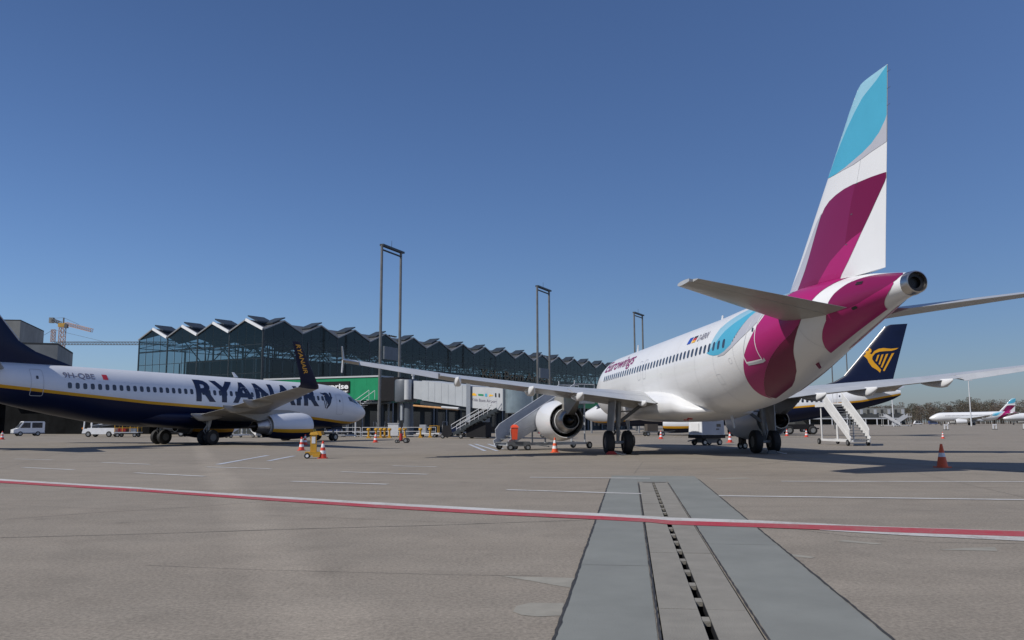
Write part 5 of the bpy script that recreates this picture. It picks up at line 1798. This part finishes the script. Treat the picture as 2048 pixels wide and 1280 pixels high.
# ochre wheeled post between the two cones
t = thing('wheeled_post', (-8.95, 38.15, 0), R(8), 'ochre yellow wheeled post with white plate, between two cones', 'equipment post')
MB().box((.02, 0, .22), (.66, .36, .16)).box((.18, 0, .12), (.3, .4, .1)).build('foot', 'ochre', t, 0)
MB().hexa([(-.10, -.1, .3), (.18, -.1, .3), (.18, .1, .3), (-.10, .1, .3), (-.10, -.1, 1.05), (.16, -.1, 1.05), (.16, .1, 1.05), (-.10, .1, 1.05)]).build('post', 'ochre', t, 0)
MB().hexa([(-.14, -.13, 1.05), (.26, -.13, 1.05), (.26, .13, 1.05), (-.14, .13, 1.05), (-.10, -.1, 1.16), (.16, -.1, 1.19), (.16, .1, 1.19), (-.10, .1, 1.16)]).build('head', 'ochre', t, 0)
MB().box((.04, -.105, .82), (.16, .012, .3)).build('plate', 'cone_white', t, 0)
wheel(t, (-.22, -.16, .13), .13, .08, rim='letter_white')
wheel(t, (-.22, .16, .13), .13, .08, rim='letter_white')

# small wheeled fire extinguisher cart
t = thing('extinguisher_cart', (-8.73, 67.64, 0), R(-10), 'small two wheeled cart with red cylinder and upright handle', 'cart')
MB().bar((-.45, 0, .18), (.45, 0, .18), .08).bar((.38, 0, .18), (.18, 0, 1.15), .05).bar((-.3, 0, .2), (-.18, 0, .95), .05).build('frame', 'gear_dark', t, 0)
MB().tube((-.12, 0, .22), (-.12, 0, .75), .14, .12, 12).build('cylinder', 'chock_red', t)
MB().bar((.08, -.2, 1.15), (.08, .2, 1.15), .05).build('handle', 'ochre', t, 0)
for s in (-.25, .25):
    wheel(t, (.32, s, .2), .2, .08)
    wheel(t, (-.42, s, .14), .14, .08)


# ------------------------------------------------------------------ boarding steps
def steps(x, y, rot, run, h, w, label, m, group=None, props=True, panel=.95, mt='tread', nt_=14, plat=1.6):
    t = thing('boarding_steps', (x, y, 0), rot, label, 'boarding steps', group)
    z0 = .35
    for s in (-1, 1):
        o = s * w / 2
        MB().slab_y([(0, z0 - .12), (run, h - .12), (run + plat, h - .12), (run + plat, h + .15), (run - .1, h + .15), (-.1, z0 + .2)], o - .03, o + .03).build('stringer', m, t, 0)
        MB().slab_y([(.1, z0 + .30), (run, h + .22), (run, h + panel), (.35, z0 + panel + .1), (.05, z0 + panel * .75)], o - .02, o + .02).build('side_panel', m, t, 0)
        hr = MB()
        pts = [(.05, o, z0 + panel * .75 + .05), (.35, o, z0 + panel + .14), (run, o, h + panel + .06), (run + plat, o, h + panel + .06)]
        hr.path(pts, .03)
        hr.tube((run + plat, o, h), (run + plat, o, h + panel + .06), .03)
        hr.tube((run + plat / 2, o, h), (run + plat / 2, o, h + panel + .06), .025)
        hr.tube((run, o, h), (run, o, h + panel + .3), .03)
        hr.tube((run, o, h + panel * .5), (run + plat, o, h + panel * .5), .02)
        hr.build('handrail', m, t)
    for i in range(nt_):
        q = (i + .5) / nt_
        MB().box((run * q, 0, z0 + (h - z0) * q), (run / nt_ * .95, w - .08, .04)).build('step', mt, t, 0)
    MB().box((run + plat / 2, 0, h + .02), (plat, w - .08, .06)).build('platform', mt, t, 0)
    ch = MB()
    for s in (-1, 1):
        ch.bar((-.1, s * w * .42, .32), (run + plat * .8, s * w * .42, .32), .1, .14)
    ch.bar((.2, -w * .5, .32), (.2, w * .5, .32), .12)
    ch.bar((run + plat * .7, -w * .5, .32), (run + plat * .7, w * .5, .32), .12)
    ch.build('chassis', m, t, 0)
    if props:
        for s in (-1, 1):
            MB().tube((run + plat * .55, s * w * .42, .3), (run + plat * .55, s * w * .42, h - .1), .05, .05, 8).build('prop', m, t)
            MB().tube((run * .55, s * w * .42, .3), (run * .55, s * w * .42, z0 + (h - z0) * .55 - .1), .05, .05, 8).build('prop', m, t)
    for xx in (.35, run + plat * .7):
        for s in (-1, 1):
            wheel(t, (xx, s * (w * .5 + .02), .21), .21, .14)
    return t


steps(-.60, 49.3, R(36), 4.9, 2.85, 1.5, 'grey boarding steps with solid side panel, rising behind the open engine', 'stair_grey', panel=1.0)
steps(22.75, 55.6, R(92), 4.0, 2.75, 1.3, 'white boarding steps facing the camera, below the navy tail', 'stair_white', panel=.85, nt_=13)
steps(-31.9, 94.5, R(38), 3.0, 2.2, 1.4, 'white boarding steps glimpsed behind the navy engine, left one', 'stair_white', 'steps behind the navy engine', panel=.7)
steps(-28.3, 95.5, R(148), 3.0, 2.4, 1.4, 'white boarding steps glimpsed behind the navy engine, right one', 'stair_white', 'steps behind the navy engine', panel=.7)
steps(137.0, 300, R(176), 5.0, 3.4, 1.8, 'distant white boarding steps climbing left, near the lamp post', 'stair_white', 'far boarding steps', panel=1.0)
steps(136.8, 305, R(5), 5.2, 3.4, 1.8, 'distant white boarding steps climbing right, near the far nose', 'stair_white', 'far boarding steps', panel=1.0)
# orange waste bin beside the grey steps
t = thing('waste_bin', (.13, 48.55, 0), 0, 'orange waste bin on a post in front of the grey steps', 'bin')
MB().loft([[(-.15, -.13, .62), (.15, -.13, .62), (.15, .13, .62), (-.15, .13, .62)], [(-.2, -.17, 1.28), (.2, -.17, 1.28), (.2, .17, 1.28), (-.2, .17, 1.28)]]).build('bin_body', 'bin_orange', t, 0)
MB().loft([[(-.24, -.2, 1.29), (.24, -.2, 1.29), (.24, .2, 1.29), (-.24, .2, 1.29)], [(-.22, -.18, 1.36), (.22, -.18, 1.36), (.22, .18, 1.36), (-.22, .18, 1.36)], [(-.1, -.08, 1.46), (.1, -.08, 1.46), (.1, .08, 1.46), (-.1, .08, 1.46)]]).build('bin_lid', 'bin_orange', t, 0)
MB().tube((0, .2, .0), (0, .2, 1.2), .03, .03, 8).box((0, .18, .03), (.4, .3, .06)).build('bin_post', 'steel_grey', t)
# tow bar dolly at the foot of the grey steps
t = thing('dolly', (.25, 48.9, 0), R(4), 'low dark dolly with two wheels at the foot of the grey steps', 'dolly')
MB().box((.1, 0, .36), (1.3, .7, .26)).build('deck', 'gear_dark', t, 0)
MB().bar((.75, 0, .36), (1.9, .1, .2), .06).bar((1.3, -.2, .25), (1.9, .1, .45), .04).build('drawbar', 'steel_grey', t, 0)
for xx in (-.38, .62):
    for s in (-.32, .32):
        wheel(t, (xx, s, .17), .17, .12)

# ------------------------------------------------------------------ ground power unit
t = thing('ground_power_unit', (13.4, 58.6, 0), R(24), 'white ground power unit, its shaded front painted grey, on small wheels beneath the fuselage', 'power unit')
MB().hexa([(-.95, -.75, .72), (.95, -.75, .72), (.95, .75, .72), (-.95, .75, .72), (-.92, -.72, 1.62), (.92, -.72, 1.68), (.92, .72, 1.68), (-.92, .72, 1.62)]).build('housing', 'veh_white', t, 0)
MB().box((0, -.745, 1.2), (1.8, .03, .92)).build('shaded_control_panel', 'veh_grey', t, 0)  # grey sheet over the white front, shade put into its colour
MB().box((.45, -.765, 1.36), (.34, .02, .2)).box((.36, -.765, 1.1), (.26, .02, .08)).build('display', 'window_dark', t, 0)
MB().box((0, 0, .60), (1.96, 1.56, .22)).build('skirt', 'black_panel', t, 0)
MB().box((-.965, 0, .69), (.02, 1.45, .05)).build('stripe', 'ochre', t, 0)
MB().box((-.966, 0, 1.2), (.02, .9, .6)).build('side_door', 'air_white', t, 0)
MB().box((.1, 0, .36), (1.25, 1.2, .38)).bar((-.95, 0, .4), (-1.7, -.2, .3), .07).build('undercarriage', 'gear_dark', t, 0)
for xx in (-.62, .62):
    for s in (-.58, .58):
        wheel(t, (xx, s, .21), .21, .16)
# chocks at the main wheels
for x, y, lb, m in ((4.85, 41.75, 'red wheel chock before the left main wheels', 'chock_red'), (13.0, 42.6, 'dark wheel chock before the right main wheels', 'gear_dark')):
    t = thing('wheel_chock', (x, y, 0), R(6), lb, 'wheel chock', 'wheel chocks')
    MB().slab_y([(-.28, 0), (.28, 0), (.22, .1), (.12, .17), (-.12, .17), (-.22, .1)], -.1, .1).build('block', m, t, 0)
    MB().path([(.2, -.1, .1), (.5, -.2, .02), (.7, -.1, .02)], .015, 5).build('rope', 'steel_light', t)
# wheeled hose stand between the gear legs
t = thing('hose_cart', (13.55, 50.1, 0), R(20), 'small brown wheeled hose cart beside the right main gear', 'cart')
MB().box((0, 0, .62), (.34, .3, .55)).bar((-.12, 0, .3), (-.2, 0, 1.05), .05).bar((.12, 0, .3), (.1, 0, 1.0), .05).build('cart_body', 'bark', t, 0)
MB().tube((0, -.2, .25), (0, .2, .25), .03, .03, 8).build('axle', 'gear_dark', t)
for s in (-.22, .22):
    wheel(t, (0, s, .2), .2, .1)

# ------------------------------------------------------------------ vehicles
CAR = {}


def car(x, y, rot, label, m, group, L=4.2, H=1.5, van=False, name='car'):
    t = thing(name, (x, y, 0), rot, label, 'van' if van else 'car', group)
    W = 1.75
    if van:
        low = [(-L / 2, .35), (L / 2, .35), (L / 2, .85), (L / 2 - .55, 1.05), (L / 2 - 1.15, H), (-L / 2 + .1, H), (-L / 2, H - .15)]
        win = [[(L / 2 - .75, 1.08), (L / 2 - 1.2, H - .16), (L / 2 - 1.95, H - .16), (L / 2 - 1.95, 1.08)], [(-L / 2 + .3, 1.08), (L / 2 - 2.15, 1.08), (L / 2 - 2.15, H - .16), (-L / 2 + .3, H - .16)]]
    else:
        low = [(-L / 2, .35), (L / 2, .35), (L / 2, .68), (L / 2 - .9, .86), (L / 2 - 1.6, H - .04), (-L / 2 + 1.0, H), (-L / 2 + .2, .95), (-L / 2, .85)]
        win = [[(L / 2 - 1.08, .9), (L / 2 - 1.66, H - .12), (.05, H - .1), (.05, .9)], [(-.03, .9), (-.03, H - .1), (-L / 2 + 1.05, H - .12), (-L / 2 + .5, .95)]]
    MB().slab_y(low, -W / 2, W / 2).build('body', m, t, 0)
    for s in (-1, 1):
        for p in win:
            MB().slab_y(p, s * (W / 2 - .01), s * (W / 2 + .012)).build('side_window', 'window_dark', t, 0)
    q = low[3], low[4]
    wn = MB().hexa([(q[0][0] - .03, -W / 2 + .12, q[0][1] + .05), (q[0][0] - .03, W / 2 - .12, q[0][1] + .05), (q[0][0] + .03, W / 2 - .12, q[0][1] + .07), (q[0][0] + .03, -W / 2 + .12, q[0][1] + .07),
                    (q[1][0] - .03, -W / 2 + .2, q[1][1] - .1), (q[1][0] - .03, W / 2 - .2, q[1][1] - .1), (q[1][0] + .05, W / 2 - .2, q[1][1] - .08), (q[1][0] + .05, -W / 2 + .2, q[1][1] - .08)]).build('windscreen', 'window_dark', t, 0)
    for s in (-1, 1):
        MB().box((L / 2 - .02, s * .62, .68), (.08, .3, .14)).build('headlight', 'lamp_face', t, 0)
        MB().box((-L / 2 + .0, s * .7, .8), (.06, .2, .26)).build('tail_light', 'chock_red', t, 0)
        for xx in (-L / 2 + .8, L / 2 - .8):
            wheel(t, (xx, s * (W / 2 - .08), .32), .32, .2)
    MB().box((0, 0, .42), (L + .06, W + .03, .12)).build('bumper_strip', 'veh_grey', t, 0)
    return t


# white van in the shade of the old building: seen from behind its left corner
car(-65.4, 114.6, R(222), 'white van parked in front of the dark ground floor at left', 'veh_white', None, 3.7, 1.95, True, 'van')
far = [(62.9, 402, 'veh_white', 0), (66.5, 398, 'veh_silver', 10), (71.2, 396, 'veh_white', -5), (75.5, 400, 'bright_yellow', 0), (80, 396, 'veh_red', 8), (84.5, 398, 'veh_white', 0), (89, 402, 'veh_blue', 4), (94, 398, 'veh_white', -6), (100, 400, 'veh_silver', 0)]
nm = {'veh_white': 'white', 'veh_silver': 'silver', 'bright_yellow': 'yellow', 'veh_red': 'red', 'veh_blue': 'dark blue'}
pos = ['first', 'second', 'third', 'fourth', 'fifth', 'sixth', 'seventh', 'eighth', 'ninth']
for k, (x, y, m, r_) in enumerate(far):
    car(x, y, R(180 + r_), '%s tiny far car under the white belly, %s from the left' % (nm[m], pos[k]), m, 'far parked cars under the belly', 4.4, 1.6, k % 3 == 0, 'van' if k % 3 == 0 else 'car')
far = [(196, 500, 'veh_white', 0), (204, 500, 'veh_white', 6), (212, 496, 'veh_silver', 0), (221, 500, 'veh_white', -4), (230, 505, 'veh_red', 0), (239, 500, 'veh_white', 0), (248, 500, 'veh_blue', 0), (262, 505, 'veh_white', 3)]
for k, (x, y, m, r_) in enumerate(far):
    car(x, y, R(r_), '%s tiny far car before the woods, %s from the navy tail' % (nm[m], pos[k]), m, 'far parked cars before the woods', 5.0, 2.2, k % 2 == 0, 'van' if k % 2 == 0 else 'car')

# white belt loader with open cab, under the navy tail
t = thing('belt_loader', (-50.0, 103.5, 0), R(-4), 'white belt loader with open cab below the navy fuselage', 'belt loader')
MB().box((.3, 0, .72), (3.4, 1.7, .75)).build('chassis', 'veh_white', t, 0)
MB().hexa([(-2.1, -.8, .45), (-1.2, -.8, .45), (-1.2, .8, .45), (-2.1, .8, .45), (-1.95, -.8, 1.0), (-1.2, -.8, 1.0), (-1.2, .8, 1.0), (-1.95, .8, 1.0)]).build('front_hood', 'veh_white', t, 0)
cb = MB()
for xx, yy in ((-1.9, -.75), (-1.9, .75), (-.95, -.75), (-.95, .75)):
    cb.bar((xx, yy, .9), (xx + .08, yy, 2.1), .12)
cb.box((-1.35, 0, 2.12), (1.25, 1.7, .1))
cb.build('cab_frame', 'veh_white', t, 0)
MB().box((-1.35, 0, 1.15), (.6, .6, .5)).build('seat', 'black_panel', t, 0)
MB().bar((-1.0, .0, 1.25), (2.6, .0, 1.75), .8, .2).build('belt', 'gear_dark', t, 0)
MB().bar((-1.0, -.45, 1.4), (2.6, -.45, 1.9), .06).bar((-1.0, .45, 1.4), (2.6, .45, 1.9), .06).build('belt_rail', 'veh_white', t, 0)
MB().box((-2.12, -.55, 1.05), (.14, .22, .2)).build('lamp', 'beacon', t, 0)
for xx in (-1.25, 1.35):
    for s in (-.78, .78):
        wheel(t, (xx, s, .36), .36, .24)
# baggage cart beside it
t = thing('baggage_cart', (-46.4, 102.6, 0), R(3), 'silver baggage cart with ochre rails right of the belt loader', 'baggage cart')
MB().box((0, 0, .55), (2.9, 1.4, .12)).build('deck', 'veh_silver', t, 0)
fr = MB()
for xx in (-1.35, -.45, .45, 1.35):
    fr.bar((xx, -.65, .6), (xx, -.65, 1.7), .06).bar((xx, .65, .6), (xx, .65, 1.7), .06)
fr.bar((-1.35, -.65, 1.1), (1.35, -.65, 1.1), .05).bar((-1.35, .65, 1.1), (1.35, .65, 1.1), .05)
fr.build('rail_frame', 'ochre', t, 0)
MB().box((0, 0, 1.74), (2.9, 1.45, .08)).build('cart_roof', 'veh_white', t, 0)
MB().box((-.6, 0, .86), (.9, .9, .5)).build('suitcase', 'veh_red', t, 0)
MB().box((.6, .1, .82), (.8, .8, .42)).build('suitcase', 'veh_silver', t, 0)
for xx in (-1.0, 1.0):
    for s in (-.6, .6):
        wheel(t, (xx, s, .25), .25, .16)
# dark tank trailer in the shade further right
t = thing('tank_trailer', (-41.5, 104.5, 0), 0, 'dark grey tank trailer in the shade behind the navy main wheels', 'trailer')
MB().lathe([(-1.6, .3), (-1.5, .7), (1.5, .7), (1.6, .3)], (0, 0, 1.2), (1, 0, 0), 20, cap=(True, True)).build('tank', 'gear_dark', t)
MB().box((0, 0, .5), (3.0, 1.2, .14)).build('frame', 'black_panel', t, 0)
for xx in (-1.0, 1.0):
    for s in (-.6, .6):
        wheel(t, (xx, s, .4), .4, .22)
# yellow aircraft tug below the navy nose
t = thing('aircraft_tug', (-19.6, 79.0, 0), R(5), 'bright yellow low aircraft tug below the navy nose', 'tug')
MB().hexa([(-2.2, -1.0, .45), (2.0, -1.0, .45), (2.0, 1.0, .45), (-2.2, 1.0, .45), (-2.1, -.95, .85), (1.9, -.95, .85), (1.9, .95, .85), (-2.1, .95, .85)]).build('tug_body', 'ochre', t, 0)
MB().hexa([(-.4, -.9, .86), (1.2, -.9, .86), (1.2, .9, .86), (-.4, .9, .86), (-.3, -.8, 1.5), (1.1, -.8, 1.5), (1.1, .8, 1.5), (-.3, .8, 1.5)]).build('driver_cab', 'bright_yellow', t, 0)
MB().box((1.17, 0, 1.2), (.06, 1.4, .36)).box((.4, -.88, 1.2), (.9, .05, .32)).build('cab_window', 'window_dark', t, 0)
MB().bar((2.0, 0, .5), (5.0, .3, .45), .12).build('tow_bar', 'steel_light', t, 0)
for xx in (-1.4, 1.3):
    for s in (-.95, .95):
        wheel(t, (xx, s, .42), .42, .3)
# cargo loader with ochre frame at the foot of the service stair
t = thing('equipment_trailer', (-9.3, 94.3, 0), R(-6), 'small white and ochre equipment trailer left of the black service stair', 'trailer')
MB().box((0, 0, .42), (2.6, 1.1, .16)).build('deck', 'veh_white', t, 0)
MB().box((-.6, 0, .95), (.7, .8, .9)).build('tank', 'veh_silver', t, 0)
fr = MB()
for xx in (.2, 1.1):
    fr.bar((xx, -.4, .5), (xx, -.4, 1.3), .05).bar((xx, .4, .5), (xx, .4, 1.3), .05)
fr.bar((.2, -.4, 1.28), (1.1, -.4, 1.28), .05)
fr.build('rail_frame', 'ochre', t, 0)
for xx in (-.8, .8):
    for s in (-.5, .5):
        wheel(t, (xx, s, .2), .2, .14)
# dark fuel trailer behind the far jet
t = thing('fuel_trailer', (36.6, 109.5, 0), R(-8), 'dark fuel trailer with big black wheels behind the navy belly', 'trailer')
MB().box((0, 0, 1.05), (4.2, 1.6, .5)).build('tank', 'black_panel', t, 0)
MB().box((0, 0, .75), (5.4, 1.6, .16)).build('frame', 'black_panel', t, 0)
for xx in (-1.0, 1.9):
    for s in (-.9, .9):
        wheel(t, (xx, s, .55), .55, .36)
t = thing('baggage_cart', (16.6, 99.6, 0), R(10), 'brown loaded baggage cart far behind the left main wheels', 'baggage cart')
MB().box((0, 0, .5), (2.4, 1.3, .12)).build('deck', 'gear_dark', t, 0)
MB().box((-.3, 0, .98), (1.3, 1.0, .82)).build('load', 'bark', t, 0)
MB().bar((1.2, 0, .5), (2.6, 0, .6), .06).build('drawbar', 'gear_dark', t, 0)
for xx in (-.9, .9):
    for s in (-.55, .55):
        wheel(t, (xx, s, .25), .25, .16)
# yellow conveyor far behind
t = thing('conveyor', (43.0, 135.0, 0), R(2), 'long yellow conveyor bed beyond the navy belly', 'conveyor')
MB().box((0, 0, 1.05), (8.4, 1.3, .35)).build('bed', 'ochre', t, 0)
MB().box((-.2, 0, .6), (8.0, 1.0, .3)).build('frame', 'gear_dark', t, 0)
for xx in (-3.2, 0, 3.2):
    for s in (-.5, .5):
        wheel(t, (xx, s, .3), .3, .2)
# concrete barrier posts on the far apron
for x, y, lb in ((83.6, 163.6, 'white barrier below the distant airliner nose'), (97.4, 171.4, 'white barrier below the distant airliner wing'), (102.6, 169.8, 'white barrier at the right edge of the picture')):
    t = thing('barrier_post', (x, y, 0), 0, lb, 'barrier post', 'barrier posts on the far apron')
    MB().box((0, 0, .06), (.9, .5, .12)).build('foot', 'concrete_dark', t, 0)
    for k in (-.3, .3):
        MB().box((k, 0, .62), (.18, .12, 1.0)).build('upright', 'cone_white', t, 0)
    MB().box((0, -.07, .95), (.8, .03, .2)).build('board', 'cone_white', t, 0)

# ------------------------------------------------------------------ person in a red jacket near the white steps
pt = thing('person', (46.3, 112, 0), R(200), 'person in red jacket and dark trousers walking behind the white steps', 'person')
me = bpy.data.meshes.new('body')
J = [(0, 0, .95), (0, 0, 1.2), (0, .02, 1.42), (0, .02, 1.54), (0, .05, 1.66), (0, .05, 1.76), (.1, 0, .9), (.13, .16, .48), (.13, .05, .08), (.13, .22, .04), (-.1, 0, .9), (-.12, -.10, .48), (-.12, -.32, .12), (-.12, -.2, .04), (.2, .02, 1.4), (.27, -.06, 1.14), (.27, .08, .92), (.27, .14, .83), (-.2, .02, 1.4), (-.27, .06, 1.14), (-.26, .2, .95), (-.25, .26, .88)]
E_ = [(0, 1), (1, 2), (2, 3), (3, 4), (4, 5), (0, 6), (6, 7), (7, 8), (8, 9), (0, 10), (10, 11), (11, 12), (12, 13), (2, 14), (14, 15), (15, 16), (16, 17), (2, 18), (18, 19), (19, 20), (20, 21)]
RR = [.15, .16, .17, .06, .10, .085, .10, .07, .05, .045, .10, .07, .05, .045, .075, .055, .04, .035, .075, .055, .04, .035]
me.from_pydata(J, E_, [])
me.materials.append(MATS['trousers'])
me.materials.append(MATS['jacket_red'])
me.materials.append(MATS['skin'])
po = link(bpy.data.objects.new('body', me), pt)
sk = po.modifiers.new('skin', 'SKIN')
sv = me.skin_vertices[0].data
for q, r_ in zip(sv, RR):
    q.radius = (r_, r_ * .85)
sv[0].use_root = True
ss = po.modifiers.new('sub', 'SUBSURF')
ss.levels = ss.render_levels = 2
dg = bpy.context.evaluated_depsgraph_get()
me2 = bpy.data.meshes.new_from_object(po.evaluated_get(dg))
po.modifiers.clear()
me2.materials.clear()
for m in ('trousers', 'jacket_red', 'skin'):
    me2.materials.append(MATS[m])
for p in me2.polygons:
    z = p.center.z
    p.material_index = 0 if z < .93 and abs(p.center.x) < .2 else 2 if z > 1.5 or z < .93 else 1
me2.shade_smooth()
po.data = me2
MB().lathe([(1.66, .105), (1.73, .112), (1.80, .085), (1.84, .02)], (0, .04, 0), (0, 0, 1), 14, cap=(False, True)).build('hair', 'bark', pt)

# ------------------------------------------------------------------ far background: shed, woods
t = thing('cargo_shed', (160, 440, 0), 0, 'low long shed with thin white canopy beyond the navy tail', 'shed')
MB().box((176, 446, 3.0), (56, 10, 5.4), R(-4)).build('wall', 'concrete_dark', t, 0, world=True)
MB().box((176, 440, 3.4), (50, 10, .6), R(-4)).build('canopy', 'bridge_white', t, 0, world=True)
for i in range(9):
    MB().box((153 + i * 5.6, 436.3 - i * .4, 1.6), (.4, .4, 3.2)).build('column', 'steel_light', t, 0, world=True)
t = thing('cargo_shed', (205, 520, 0), 0, 'grey block with upright pale stripes in front of the woods', 'shed')
MB().box((218, 522, 5), (42, 12, 10), R(-3)).build('wall', 'concrete_wall', t, 0, world=True)
for i in range(10):
    MB().box((200 + i * 4.1, 515.6 - i * .2, 5), (1.5, .4, 8.4)).build('wall_stripe', 'bridge_white' if i % 2 else 'concrete_dark', t, 0, world=True)

rw = random.Random(31)
tv, tf, tm = [], [], []


def twigs(cx, cy, h, w, n):
    """one leafless tree of the far wood: trunk, limbs, and a haze of twig clusters"""
    k = len(tv)
    for a in range(3):
        ang = a * 2.09 + rw.random()
        dx, dy = math.cos(ang) * .3, math.sin(ang) * .3
        tv.extend([(cx - dx, cy - dy, -.5), (cx + dx, cy + dy, -.5), (cx + dx * .2, cy + dy * .2, h * .8)])
        tf.append((len(tv) - 3, len(tv) - 2, len(tv) - 1)); tm.append(0)
    col = rw.choice((1, 1, 2, 3))
    for _ in range(n):
        z = h * (.18 + .82 * rw.random() ** .75)
        rr = w * math.sqrt(rw.random()) * (1.05 - .75 * abs((z / h) - .5) * 1.35)
        an = rw.random() * 6.283
        x, y = cx + rr * math.cos(an), cy + rr * math.sin(an)
        s = rw.uniform(.35, .95)
        d = [Vector((rw.gauss(0, 1), rw.gauss(0, .6), rw.gauss(.4, 1))).normalized() * s for _ in range(2)]
        tv.extend([(x, y, z), (x + d[0].x, y + d[0].y, z + d[0].z), (x + d[1].x * .8, y + d[1].y * .8, z + d[1].z * .8)])
        tf.append((len(tv) - 3, len(tv) - 2, len(tv) - 1)); tm.append(col)


for i in range(400):
    t_ = rw.random()
    d = rw.uniform(620, 700)
    ang = rw.uniform(.30, .66)
    x = d * math.tan(ang) if False else d * ang
    px = 1024 + 1684 * x / d
    hh = np.interp(px, [1500, 1690, 1740, 1800, 1850, 1880, 1930, 1960, 2000, 2060, 2140], [9, 10.5, 12.5, 15.5, 15, 17.5, 19.5, 17, 17.5, 19.5, 19])
    hh *= rw.uniform(.62, 1.08) * d / 650
    twigs(x, d, hh, rw.uniform(3.2, 6.0), 260)
wm = bpy.data.meshes.new('bare_woods')
wm.from_pydata(tv, [], tf)
for m in ('bark', 'twig_a', 'twig_b', 'twig_c'):
    wm.materials.append(MATS[m])
wm.polygons.foreach_set('material_index', tm)
wo = link(bpy.data.objects.new('bare_woods', wm))
tag(wo, 'distant brown leafless woods along the horizon at right', 'woods', kind='stuff')
